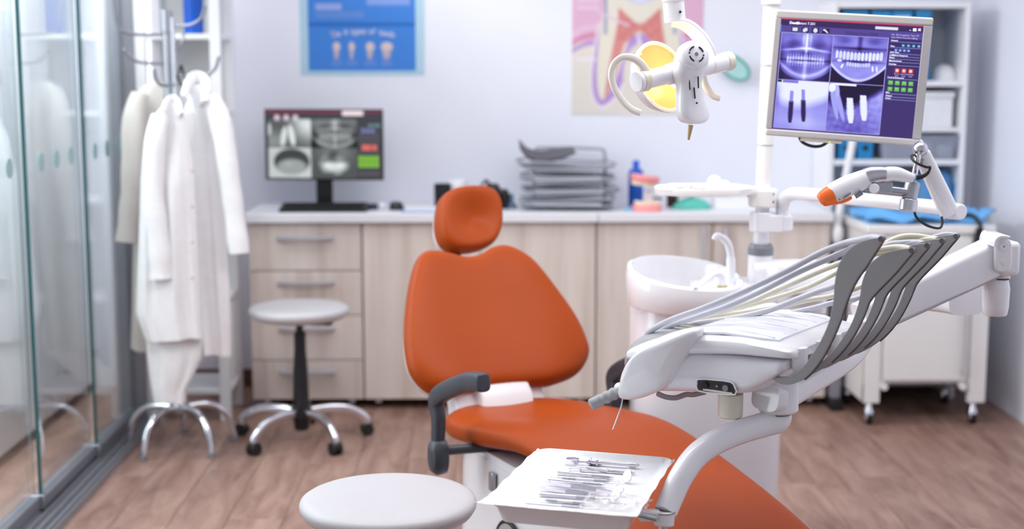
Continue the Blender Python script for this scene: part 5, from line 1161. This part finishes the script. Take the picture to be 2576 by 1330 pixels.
mesh('top_cover', tloft(srows([(-.20, .12, .905, .885, 0), (-.185, .165, .924, .895, 0), (-.12, .188, .952, .910, 0), (-.02, .192, .977, .926, 0), (.08, .193, .985, .938, 0), (.16, .192, .980, .942, 0), (.205, .188, .972, .945, 0), (.217, .17, .965, .947, 0)]), p=4), WHITE, it)
# silicone mat with ribs on the top
mesh('top_mat', tloft([(-.05, .15, .974, .966, 0), (-.02, .165, .9805, .97, 0), (.05, .168, .9885, .98, 0), (.14, .165, .9855, .976, 0), (.17, .15, .982, .972, 0)], p=6), mat('translucent_silicone_mat', (234, 236, 246), .22, var=.03), it)
for k in range(6): mesh('mat_rib', MB().tube(catmull([tb(-.04, -.14+.054*k, .977), tb(.03, -.135+.054*k, .9865), tb(.10, -.14+.054*k, .9878), tb(.16, -.15+.054*k, .9838)], 5), .0016, 8), MATS['translucent_silicone_mat'], it)
# grey hose cover at the back
mesh('hose_cover', tloft(srows([(-.225, .09, .872, .845, .02), (-.222, .13, .905, .845, .02), (-.20, .15, .936, .87, .02), (-.165, .155, .954, .89, .02), (-.12, .15, .962, .92, .02), (-.085, .12, .958, .93, .02)]), p=3), GREY, it)
# shoulder covers at both sides
SH = [(1557, 998), (1560, 975), (1566, 945), (1580, 915), (1602, 888), (1630, 865), (1665, 845), (1705, 832), (1740, 827), (1753, 833), (1752, 847), (1736, 872), (1712, 905), (1692, 938), (1680, 962), (1662, 980), (1630, 995), (1600, 1004), (1572, 1006)]
SO_ = tb(0, -.205, .9); so2 = smooth2(plane_pts(SH, SO_, tu, UZ), 4)
nrm = tu.cross(UZ)      # toward the camera side (-v)
def shoulder(O, flip=1):
    c = (sum(p[0] for p in so2)/len(so2)-.034, sum(p[1] for p in so2)/len(so2)+.018); rings = []
    for s_, h in ((.10, .036), (.30, .035), (.50, .032), (.72, .024), (.88, .015), (.97, .005), (1, -.006), (1, -.03), (.97, -.04)):
        rings.append([O+tu*(c[0]+(p[0]-c[0])*s_)+UZ*(c[1]+(p[1]-c[1])*s_)+nrm*(h*flip) for p in so2])
    return MB().loft(rings)
sh_ = mesh('side_shoulder', shoulder(SO_), WHITE, it)
mesh('side_shoulder', shoulder(tb(0, .205, .9), -1), WHITE, it)
bp2 = atp(1574, 978, tb(0, -.228, .9), nrm); mesh('round_cap', MB().cyl(bp2-nrm*.006, bp2+nrm*.001, .0085, n=24), WHITE_M, sh_)
# handle and syringe tip
h0, h1_ = tb(-.225, -.19, 0), 0
ha, hb2 = at(1566, 980, 3.06), at(1483, 1019, 3.04); hd = (hb2-ha); prof = []
pts = [ha+hd*f for f in np.linspace(0, 1, 41)]; rs = [(.0134+.0010*math.sin(f*2*math.pi*4.6) if .12 < f < .72 else .0134-.0005*max(0, f-.72)*4)*(1 if f < .95 else math.sqrt(max(.05, 1-((f-.95)/.05)**2*.95))) for f in np.linspace(0, 1, 41)]
mesh('grip_handle', MB().tube(pts, rs, 20), GREY, it)
mesh('grip_collar', MB().ball(at(1558, 975, 3.06), .012, 14, 8), WHITE_M, it)
mesh('syringe_tip', MB().tube(catmull([at(1566, 1000, 3.05), at(1563, 1020, 3.05), at(1556, 1042, 3.045), at(1542, 1080, 3.04)], 5), .0017, 10), CHROME, it)
mesh('hose_loop', MB().tube(catmull([at(1655, 990, 3.06), at(1675, 998, 3.07), at(1700, 1000, 3.08), at(1725, 992, 3.09), at(1745, 992, 3.1), at(1775, 985, 3.1)], 5), .006, 10), GREY, it)
# connector recess on the near side
RO = tb(0, -.186, .9); rc = smooth2(plane_pts([(1754, 962), (1758, 953), (1800, 955), (1838, 960), (1849, 972), (1850, 992), (1800, 989), (1757, 982)], RO, tu, UZ), 2)
cp = mesh('connector_panel', MB().prism(rc, RO, tu, UZ, -.004, .0012), mat('dark_connector_panel', (40, 38, 42), .3), it)
mesh('panel_frame', MB().tube([RO+tu*a+UZ*b+nrm*.001 for a, b in rc+[rc[0]]], .0018, 8), WHITE, cp)
for x_, y_, r_, m_ in ((1775, 968, .0075, BLACKR), (1827, 975, .0065, DGREY), (1806, 970, .0025, CHROME)):
    c = atp(x_, y_, RO, nrm); mesh('socket', MB().cyl(c-nrm*.002, c+nrm*.006, r_, n=18), m_, cp)
mesh('panel_lip', MB().obox(atp(1806, 984, RO, nrm)+nrm*.001, tu, UZ, nrm, .034, .0022, .001), CREAM, cp)
# control knob below
c = at(1838, 1000, 2.98); mesh('underside_knob', MB().lathe([(.022, -.034), (.0262, -.031), (.027, -.02), (.027, .018)], Matrix.Translation(V(c.x, c.y, at(1838, 1010, 2.98).z)), 32), CREAM, it)
# whips
WG = mat('whip_grey', (150, 150, 153), .45, var=.02)
def zc(l): return [(x_/1.608+1400, y_/1.608+503) for x_, y_ in l]
W1 = zc([(880, 716), (940, 714), (985, 689), (1020, 650), (1060, 590), (1095, 520), (1115, 460), (1125, 400), (1130, 330), (1145, 262), (1180, 206), (1240, 166), (1312, 150), (1324, 157), (1290, 211), (1255, 265), (1216, 320), (1190, 370), (1166, 430), (1146, 490), (1121, 550), (1086, 620), (1046, 680), (1001, 724), (950, 744), (902, 738)])
W2_ = zc([(1005, 690), (1060, 662), (1105, 627), (1150, 574), (1190, 510), (1215, 450), (1231, 390), (1240, 330), (1264, 272), (1308, 226), (1370, 202), (1436, 194), (1447, 202), (1412, 245), (1375, 290), (1335, 332), (1296, 372), (1264, 412), (1241, 470), (1206, 540), (1161, 605), (1111, 655), (1062, 690), (1010, 712)])
EDG = mat('whip_edge_rubber', (96, 90, 92), .5)  # dark rubber along the whip's inner side and at its tip
def whip(px, v0, vs_):
    O = tb(0, v0, .9); o2 = smooth2(plane_pts(px, O, tu, UZ), 4); n_ = tu.cross(UZ)
    c = (sum(p[0] for p in o2)/len(o2), sum(p[1] for p in o2)/len(o2))
    b = MB().loft([[O-n_*(.5*0)+tu*p[0]+UZ*p[1]+n_*h for p in o2] for h in (-.006, .006)])
    tip = max(o2, key=lambda p: p[0]+p[1]); first = mesh('whip_arm', b, WG, it, bevel=.002)
    lip = o2[:]
    tp = O+tu*(tip[0]-.004)+UZ*(tip[1]-.004)
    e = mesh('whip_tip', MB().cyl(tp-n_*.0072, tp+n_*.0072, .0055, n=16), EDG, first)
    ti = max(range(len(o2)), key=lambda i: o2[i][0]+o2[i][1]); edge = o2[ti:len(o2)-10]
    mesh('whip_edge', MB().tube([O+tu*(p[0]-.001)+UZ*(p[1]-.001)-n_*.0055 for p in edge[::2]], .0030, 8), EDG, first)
    outs = [(first, v0)]; tips = [tp]
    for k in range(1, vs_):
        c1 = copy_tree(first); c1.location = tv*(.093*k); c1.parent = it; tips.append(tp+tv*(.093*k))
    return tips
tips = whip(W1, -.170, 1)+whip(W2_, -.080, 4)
# holders at the foot of the whips
for k in range(5):
    v0 = -.170 if k == 0 else -.080+.093*(k-1)
    if k: mesh('whip_socket', MB().cyl(tb(.185, v0-.012, .925), tb(.185, v0+.012, .925), .013, n=22), GREY, it, bevel=.003)
    mesh('instrument_holder', MB().loft([[tb(.212+x_, v0+.03+y_, z) for x_, y_ in selli(.016*s, .018*s, 2.4, 18)] for s, z in ((.7, .915), (1, .93), (1, .962), (.9, .968))]), WHITE_M, it)
# hoses
HG, HCc = mat('light_grey_hose', (190, 192, 202), .42), mat('cream_hose', (222, 217, 198), .42)
def zd(l, y0, y1): return [at(x_/2.392+1500, y_/2.392+540, y0+(y1-y0)*i/(len(l)-1)) for i, (x_, y_) in enumerate(l)]
HOSES = [([(1712, 146), (1660, 136), (1590, 150), (1500, 170), (1350, 228), (1150, 335), (900, 455), (650, 560), (450, 632), (330, 695), (300, 740)], 2.80, 3.16, HG, .0068),
         ([(1650, 175), (1600, 185), (1520, 212), (1400, 262), (1200, 352), (1000, 455), (800, 545), (600, 615), (430, 672), (360, 715)], 2.84, 3.17, HG, .0066),
         ([(1890, 205), (1800, 195), (1640, 225), (1470, 290), (1350, 336), (1200, 402), (1080, 455), (900, 535), (700, 592), (470, 660), (400, 700)], 2.88, 3.18, HCc, .0062),
         ([(1900, 215), (1780, 215), (1600, 262), (1450, 345), (1350, 397), (1250, 442), (1100, 492), (900, 548), (700, 595), (500, 652), (430, 700)], 2.92, 3.20, HCc, .0055),
         ([(1985, 180), (1900, 170), (1760, 230), (1600, 330), (1450, 420), (1350, 455), (1200, 512), (1050, 570), (850, 618), (600, 655), (460, 700)], 2.98, 3.19, HG, .0068),
         ([(2080, 155), (1960, 152), (1850, 220), (1650, 400), (1440, 482), (1300, 508), (1100, 548), (900, 584), (700, 610), (540, 645), (470, 700)], 3.04, 3.22, HCc, .006),
         ([(2175, 125), (2080, 122), (1960, 180), (1780, 380), (1600, 490), (1430, 527), (1300, 562), (1100, 602), (900, 626), (680, 655), (500, 705)], 3.10, 3.23, HG, .0062),
         ([(2080, 155), (1990, 140), (1920, 130), (1850, 132), (1790, 150), (1720, 190), (1660, 240)], 3.05, 3.10, HCc, .0072),
         ([(1990, 180), (1930, 165), (1840, 168), (1770, 175), (1700, 205), (1650, 240)], 2.98, 3.06, HG, .006)]
for l_, y0_, y1_, m_, r_ in HOSES: mesh('hose', MB().tube(catmull(zd(l_, y0_, y1_), 7), r_, 14), m_, it)
# arm under the table, sprung arm and joint
PV = V(.630, 2.990, .838)
lk_ = [PV+V(-.035, -.03, .004), PV, V(.72, 3.10, .852), V(.82, 3.22, .872), V(.875, 3.285, .905), V(.895, 3.30, .945)]
mesh('support_arm', MB().sweep(catmull(lk_, 7), selli(.038, .030, 3.4, 28), up=UZ), WHITE, it)
mesh('pivot_hub', MB().cyl(PV+V(0, 0, -.036), PV+V(0, 0, .05), .043, .042, 36), WHITE, it, bevel=.006)
mesh('pivot_seal', MB().cyl(PV+V(0, 0, -.040), PV+V(0, 0, -.034), .030, n=28), mat('dark_seal', (60, 50, 54), .5), it)
J = at(2510, 640, 3.42); SA = V(.885, 3.30, .945); dS = (J-SA).normalized(); sx_ = UZ.cross(dS).normalized()
mesh('spring_arm', MB().sweep([SA, SA.lerp(J, .3), SA.lerp(J, .7), J], rrect(.034, .045, .014), up=UZ, scale=[.86, .92, 1.0, 1.02]), WHITE, it)
mesh('arm_underseam', MB().sweep([SA+UZ*-.034, J+UZ*-.043], rrect(.033, .004, .003), up=UZ), mat('grey_trim', (176, 172, 176), .4), it)
jb = [(2484, 612), (2488, 596), (2500, 589), (2525, 591), (2541, 602), (2545, 622), (2543, 668), (2536, 682), (2510, 684), (2501, 676), (2500, 650), (2504, 620)]
JO = J+V(.0, -.052, 0); jn = V(.12, -.99, 0).normalized(); jA = V(.99, .12, 0).normalized()
jo = smooth2(plane_pts([(2503, 622), (2507, 601), (2516, 592), (2533, 597), (2543, 608), (2545, 630), (2543, 668), (2535, 682), (2511, 684), (2503, 672)], JO, jA, UZ), 4)
jc = mesh('joint_cover', MB().prism(jo, JO, jA, UZ, -.012, .004), WHITE, it, bevel=.004)
mesh('joint_cover', MB().prism(jo, JO+V(.0, .10, 0), jA, UZ, -.012, .004), WHITE, it, bevel=.004)
mesh('joint_block', MB().obox(J+V(.012, 0, -.006), jA, jn, UZ, .026, .045, .042), WHITE_M, it, bevel=.012, seg=3)
mesh('joint_hood', MB().sweep(catmull([at(2486, 614, 3.385), at(2489, 598, 3.385), at(2500, 590, 3.385), at(2522, 592, 3.385)], 6), rrect(.004, .05, .002), up=V(0, 0, 1).cross(V(1, 0, 0))), WHITE, it)
for x_, y_, r_ in ((2526, 620, .0125), (2525, 660, .0062)):
    c = atp(x_, y_, JO+jn*.0042, jn); cc = mesh('joint_screw', MB().cyl(c-jn*.002, c+jn*.0012, r_, n=24), WHITE_M, jc, bevel=.0006)
c = atp(2526, 620, JO+jn*.0056, jn); mesh('screw_dot', MB().cyl(c-jn*.001, c+jn*.0004, .0016, n=10), BLACK, cc)
jz = lambda y_: at(2512, y_, 3.42).z
mesh('joint_neck', MB().lathe([(.026, jz(699)), (.027, jz(672))], Matrix.Translation((J.x+.006, J.y, 0)), 30), WHITE_M, it)
mesh('joint_gap', MB().lathe([(.0275, jz(700.5)), (.0275, jz(697))], Matrix.Translation((J.x+.004, J.y, 0)), 30), MATS['dark_seal'], it)
mesh('joint_cylinder', MB().lathe([(.026, jz(792)), (.0285, jz(789)), (.0315, jz(770)), (.0325, jz(724)), (.0285, jz(704)), (.026, jz(700))], Matrix.Translation((J.x, J.y, 0)), 36), WHITE, it)
# tray arm
ta = [(1958, 1036, 2.99), (1955, 1056, 2.985), (1925, 1066, 2.975), (1865, 1084, 2.95), (1800, 1112, 2.915), (1750, 1148, 2.88), (1713, 1200, 2.845), (1690, 1250, 2.82), (1674, 1288, 2.80)]
mesh('tray_arm', MB().sweep(catmull([at(*q) for q in ta], 7), selli(.0245, .021, 2.6, 26), up=V(.25, -.96, 0.1), scale=[(1.15-.2*i/56) for i in range(57)]), WHITE, it)
tpost = at(1671, 1300, 2.79)
tp_ = mesh('tray_clamp_ring', MB().cyl(at(1672, 1286, 2.795), at(1670, 1322, 2.79), .0215, .0205, 28), WHITE_M, it, bevel=.003)
mesh('clamp_seam', MB().cyl(at(1672, 1287.5, 2.795), at(1672, 1285, 2.795), .0225, n=28), mat('tan_seam', (150, 130, 126), .5), tp_)
mesh('clamp_bolt', MB().cyl(at(1670, 1320, 2.79), at(1669, 1336, 2.79), .010, n=14), CHROME, tp_)

# ================================================================ instrument tray
e1 = V(.955, -.297, 0).normalized(); e2 = V(.297, .955, 0).normalized(); TR = V(.200, 2.832, 0); RZ, FZ, BZ = .699, .6905, .655
def tr(a, b, z): return TR+e1*a+e2*b+UZ*z
ty = thing('instrument_tray', 'white enamel tray lined with tissue on the lower arm', 'tray', tuple(tr(0, 0, BZ)))
def tring(hx, hy, r, z): return [tr(a, b, z) for a, b in rrect(hx, hy, r, 8)]
mesh('pan', MB().loft([tring(.118, .176, .02, BZ), tring(.126, .184, .022, BZ+.002), tring(.136, .196, .026, RZ-.012), tring(.149, .209, .03, RZ-.001), tring(.150, .210, .03, RZ+.0015), tring(.146, .206, .028, RZ+.001), tring(.134, .194, .024, FZ), tring(.05, .06, .02, FZ-.0005)]), WHITE, ty)
mesh('bracket_plate', MB().loft([[tr(a, b, z) for a, b in rrect(.10, .14, .02, 5)] for z in (BZ-.012, BZ+.003)]), WHITE_M, ty, bevel=.003)
q0 = tr(.125, -.03, BZ+.006); q1 = V(tpost.x, tpost.y, 0)
for k in (-1, 1): mesh('bracket_rod', MB().cyl(tr(.09, -.02+.012*k, BZ-.004), V(tpost.x-.018, tpost.y+.012*k, tpost.z), .005, n=12), ALU, ty)
bk = V(tpost.x-.03, tpost.y, tpost.z+.004); mesh('bracket_block', MB().obox(bk, V(1, 0, 0), V(0, 1, 0), UZ, .022, .012, .011), WHITE_M, ty, bevel=.004)
# tissue
np_ = thing('tissue_liner', 'white tissue sheet spread over the instrument tray', 'tissue', tuple(tr(0, 0, FZ+.0015)))
na, nb = 64, 90; vv = []; R4 = np.random.default_rng(4)
jit = R4.normal(0, 1, (nb+1, na+1))
for _ in range(2): jit = (jit+np.roll(jit, 1, 0)+np.roll(jit, -1, 0)+np.roll(jit, 1, 1)+np.roll(jit, -1, 1))/5
for j in range(nb+1):
    for i in range(na+1):
        fa, fb = -1+2*i/na, -1+2*j/nb; a, b = fa*.1535, -.008+fb*.2085
        if fb < -.8: a -= .018*max(0, -fa)**4*(-fb-.8)/.2; 
        ov = max(0, (abs(a)-.128)/.022, (b-.186)/.018); z = FZ+.0014+(RZ-FZ+.0022)*min(1, ov)+(.003*max(0, ov-1))
        if b < -.17: 
            z = max(z, FZ+.0014+(RZ-FZ+.001)*min(1, max(0, (-b-.176)/.022)))
        if abs(fa) > .86 and fb > .86: z -= .004*min(1, ov)
        z += .0006*jit[j, i]*1.2+.0005*math.sin(30*a+14*b)*math.sin(9*b-20*a)
        if ov > .9: z += .0022*math.sin(70*b+40*a)*min(1, ov-.9)*3
        vv.append(tr(a, b, z))
mesh('sheet', MB().add(vv, [(j*(na+1)+i, j*(na+1)+i+1, (j+1)*(na+1)+i+1, (j+1)*(na+1)+i) for j in range(nb) for i in range(na)]), PAPER, np_, angle=70)
IZ = FZ+.0032
def ip(x_, y_, r=.003): return atz(x_, y_, IZ+r)
INS = mat('instrument_steel', (232, 228, 238), .16, 1.0, var=.03); KN = mat('knurled_steel', (190, 190, 200), .4, .7, scale=900, var=.3)
MIR = mat('mirror_face', (214, 218, 214), .06, .85)
def inst(name, label, cat, c, group=None): return thing(name, label, cat, tuple(c), group=group)
# syringe
a, b = ip(1476, 1161, .006), ip(1606, 1170, .006); d = (b-a).normalized(); L_ = (b-a).length; sx, sy, sz = frame(d, UZ)
t = inst('cartridge_syringe', 'chrome cartridge syringe with a thumb ring at the top of the tray', 'syringe', (a+b)/2-UZ*.006)
M_ = mtx(a, sx, sy, d)
mesh('barrel', MB().lathe([(.004, .0), (.0045, .025), (.0045, .032), (.0032, .034), (.0032, L_*.8), (.005, L_*.81), (.0055, L_*.95), (.004, L_*.96)], M_, 20), INS, t)
mesh('finger_flange', MB().lathe([(.004, .004), (.0095, .005), (.010, .009), (.006, .011), (.006, .02), (.0095, .022), (.0095, .025), (.004, .026)], M_, 20), INS, t)
mesh('nozzle', MB().lathe([(.003, L_*.955), (.003, L_*.99), (.0018, L_*1.02)], M_, 14), INS, t)
mesh('plunger_rod', MB().cyl(a, a-d*.018, .0024, n=12), INS, t)
rc_ = a-d*.031; sd = d.cross(UZ).normalized()
mesh('thumb_ring', MB().sweep([rc_+d*(.0135*math.cos(q))+sd*(.0135*math.sin(q)) for q in np.linspace(0, 2*math.pi, 33)], rrect(.0012, .0055, .0008), up=UZ), INS, t)
# forceps
t = inst('forceps', 'pair of steel forceps with ring handles on the tray', 'forceps', ip(1528, 1184, 0))
pv, tipf = ip(1528, 1184), ip(1597, 1190); d = (tipf-pv).normalized(); sd = d.cross(UZ).normalized()
for k, (rx, ry) in ((1, (1447, 1180)), (-1, (1465, 1171))):
    rc_ = ip(rx, ry); up_ = V(0, 0, .001*k)
    mesh('ring', MB().sweep([rc_+d*(.0125*math.cos(q))+sd*(.0095*math.sin(q)) for q in np.linspace(0, 2*math.pi, 33)], selli(.0016, .0018, 2.5, 10), up=UZ), INS, t)
    st_ = rc_+(pv-rc_).normalized()*.012
    mesh('shank', MB().sweep(catmull([st_, st_.lerp(pv, .5)+sd*(.002*k), pv+up_, pv.lerp(tipf, .5)-sd*(.0014*k)+up_, tipf+up_], 5), selli(.0042, .0016, 3, 12), up=UZ, scale=[1-.55*i/20 if i < 12 else .95-.6*(i-8)/12 for i in range(21)]), INS, t)
mesh('pivot', MB().cyl(pv-UZ*.002, pv+UZ*.0035, .0028, n=14), INS, t)
def hexhandle(parent, a, b, r, split=.62, knurl=True, end=True):
    d = b-a; m_ = a+d*split
    mesh('handle', MB().cyl(a, m_, r, r, 14), INS, parent, bevel=.0006)
    mesh('knurled_grip', MB().cyl(m_, a+d*.93, r*1.06, r*1.06, 14), KN if knurl else INS, parent, bevel=.0004)
    mesh('ferrule', MB().cyl(a+d*.93, b, r*.95, r*.5, 14), INS, parent)
def mouth_mirror(label, pa, pb, ph, hr, face):
    a, b, h = ip(*pa, .0034), ip(*pb, .0034), ip(*ph, .013); t = inst('mouth_mirror', label, 'mouth mirror', (a+b)/2-UZ*.0034, 'mouth mirrors on the tray')
    hexhandle(t, a, b, .0033); fx, fy, fz = frame(face, V(1, 0, 0)); M_ = mtx(h, fx, fy, fz)
    mesh('neck', MB().tube(catmull([b, b.lerp(h, .55)+UZ*-.002, h-fz*.001-fy*hr*.7], 5), .0011, 8), INS, t)
    hd_ = mesh('mirror_head', MB().lathe([(hr*.7, -.0022), (hr, -.0012), (hr, .0012), (hr*.93, .0016)], M_, 30), INS, t)
    mesh('mirror_face', MB().lathe([(hr*.92, .0015), (hr*.91, .0019)], M_, 30), MIR, hd_)
mouth_mirror('mouth mirror lying below the forceps with its head tilted up', (1402, 1187), (1544, 1200), (1579, 1197), .0125, V(-.75, -.55, .35))
mouth_mirror('lower mouth mirror whose head leans against the plastic bag', (1357, 1242), (1508, 1254), (1549, 1245), .0120, V(-.62, -.5, .6))
def probe(name, label, pa, pb, t0, t1, split):
    a, b = ip(*pa), ip(*pb); t = inst(name, label, 'dental probe', (a+b)/2-UZ*.003); d = b-a
    mesh('handle', MB().cyl(a+d*.3, a+d*.68, .0030, n=14), INS, t)
    mesh('knurled_grip', MB().lathe([(.0014, 0), (.0031, .006), (.0033, d.length*.3)], mtx(a, *frame(d)), 14), KN, t)
    mesh('knurled_grip', MB().lathe([(.0033, d.length*.68), (.0031, d.length-.006), (.0014, d.length)], mtx(a, *frame(d)), 14), KN, t)
    for k in range(5):
        for f in (.05+.045*k, .74+.045*k): mesh('grip_dimple', MB().ball(a+d*f+UZ*.0030, .0008, 6, 4), INS, t)
    for e, path in ((a, t0), (b, t1)):
        if path: 
            pp = catmull([e]+[ip(*q) for q in path], 5); mesh('working_tip', MB().tube(pp, [.0013-.0009*i/(len(pp)-1) for i in range(len(pp))], 8), INS, t)
probe('double_probe', 'double ended hooked probe just below the upper mouth mirror', (1413, 1202), (1533, 1210), [(1400, 1200, .003), (1386, 1200, .004), (1381, 1197, .010)], [(1548, 1209, .003), (1560, 1209, .004), (1568, 1215, .002)], .5)
probe('spatula', 'double ended spatula near the front of the tray', (1371, 1257), (1474, 1266), [(1358, 1257, .003), (1346, 1253, .005), (1334, 1256, .002)], None, .5)
t = inst('explorer', 'straight steel explorer between the hooked probe and the tweezers', 'dental explorer', ip(1450, 1212, 0)); a, b = ip(1378, 1206, .0034), ip(1523, 1219, .0034); hexhandle(t, a, b, .0031)
mesh('working_tip', MB().tube(catmull([b, ip(1538, 1220), ip(1549, 1223), ip(1556, 1218, .006)], 5), .0009, 8), INS, t)
t = inst('plain_handle', 'steel instrument handle nearest the front edge of the tray', 'dental instrument', ip(1395, 1272, 0)); a, b = ip(1321, 1266, .0034), ip(1470, 1278, .0034); hexhandle(t, a, b, .0033)
mesh('working_tip', MB().tube(catmull([b, ip(1490, 1279), ip(1504, 1276, .005)], 5), .0011, 8), INS, t)
def tweezers(label, pa, pm, pt, bend):
    a, m_, b = ip(*pa, .0045), ip(*pm, .0045), ip(*pt, .0045); t = inst('tweezers', label, 'tweezers', m_-UZ*.0045, 'tweezers on the tray'); d = (b-a).normalized(); sd = d.cross(UZ).normalized()
    for k in (-1, 1):
        pth = catmull([a, a.lerp(m_, .35)+sd*(.0016*k), m_+sd*(.0048*k), m_.lerp(b, .5)+sd*(.0036*k), b+sd*(.0008*k), b+sd*(.0006*k)+d*.006+UZ*bend], 6)
        o = mesh('blade', MB().sweep(pth, rrect(.0007, .0042, .0005), up=UZ, scale=[(1, np.interp(i, [0, 3, 12, 24, 30], [.35, 1, .95, .45, .25])) for i in range(31)]), INS, t)
        if k == 1: mesh('ribbed_grip', MB().sweep(pth[9:17], rrect(.0009, .0040, .0005), up=UZ), KN, o)
    c = a.lerp(m_, .18)
    mesh('heel', MB().obox(a+d*.004, d, sd, UZ, .006, .0013, .0034), INS, t, bevel=.001)
    for i, w_ in enumerate(('', '')): pass
    return t
tweezers('upper pair of tweezers on the tray under the explorer', (1374, 1212), (1470, 1225), (1562, 1239), .011)
tweezers('lower pair of tweezers on the tray above the lower mirror', (1361, 1226), (1455, 1238), (1536, 1248), .0)
# crumpled plastic bag
BAG = mat_clear('crumpled_clear_film', (253, 252, 252), 1.45, .9, .12, .06)
bc0 = atz(1540, 1276, IZ+.0); t = thing('plastic_bag', 'crumpled clear plastic bag at the front right of the tray', 'plastic bag', tuple(bc0))
R5 = np.random.default_rng(12); n1, n2 = 13, 10; hgt = R5.normal(0, 1, (n2+1, n1+1)); hgt = (hgt+np.roll(hgt, 1, 0)+np.roll(hgt, 1, 1))/3
for nm, amp_, bs_ in (('top_film', .012, .010), ('lower_film', .004, .002)):
    vv = []
    for j in range(n2+1):
        for i in range(n1+1):
            fa, fb = -1+2*i/n1, -1+2*j/n2; dome_ = max(0, (1-fa**4)*(1-fb**4))
            q = bc0+e1*(fa*.064+.006*hgt[j, (i*7) % n1])+e2*(fb*.047+.005*hgt[(j*5) % n2, i]+.01*fa)
            vv.append(V(q.x, q.y, IZ+.001+dome_*bs_*1.4+abs(hgt[j, i])*amp_*dome_**.5+.004*max(0, fa*fb)))
    mesh(nm, MB().add(vv, [(j*(n1+1)+i, j*(n1+1)+i+1, (j+1)*(n1+1)+i+1, (j+1)*(n1+1)+i) for j in range(n2) for i in range(n1)]), BAG, t, smooth=False)
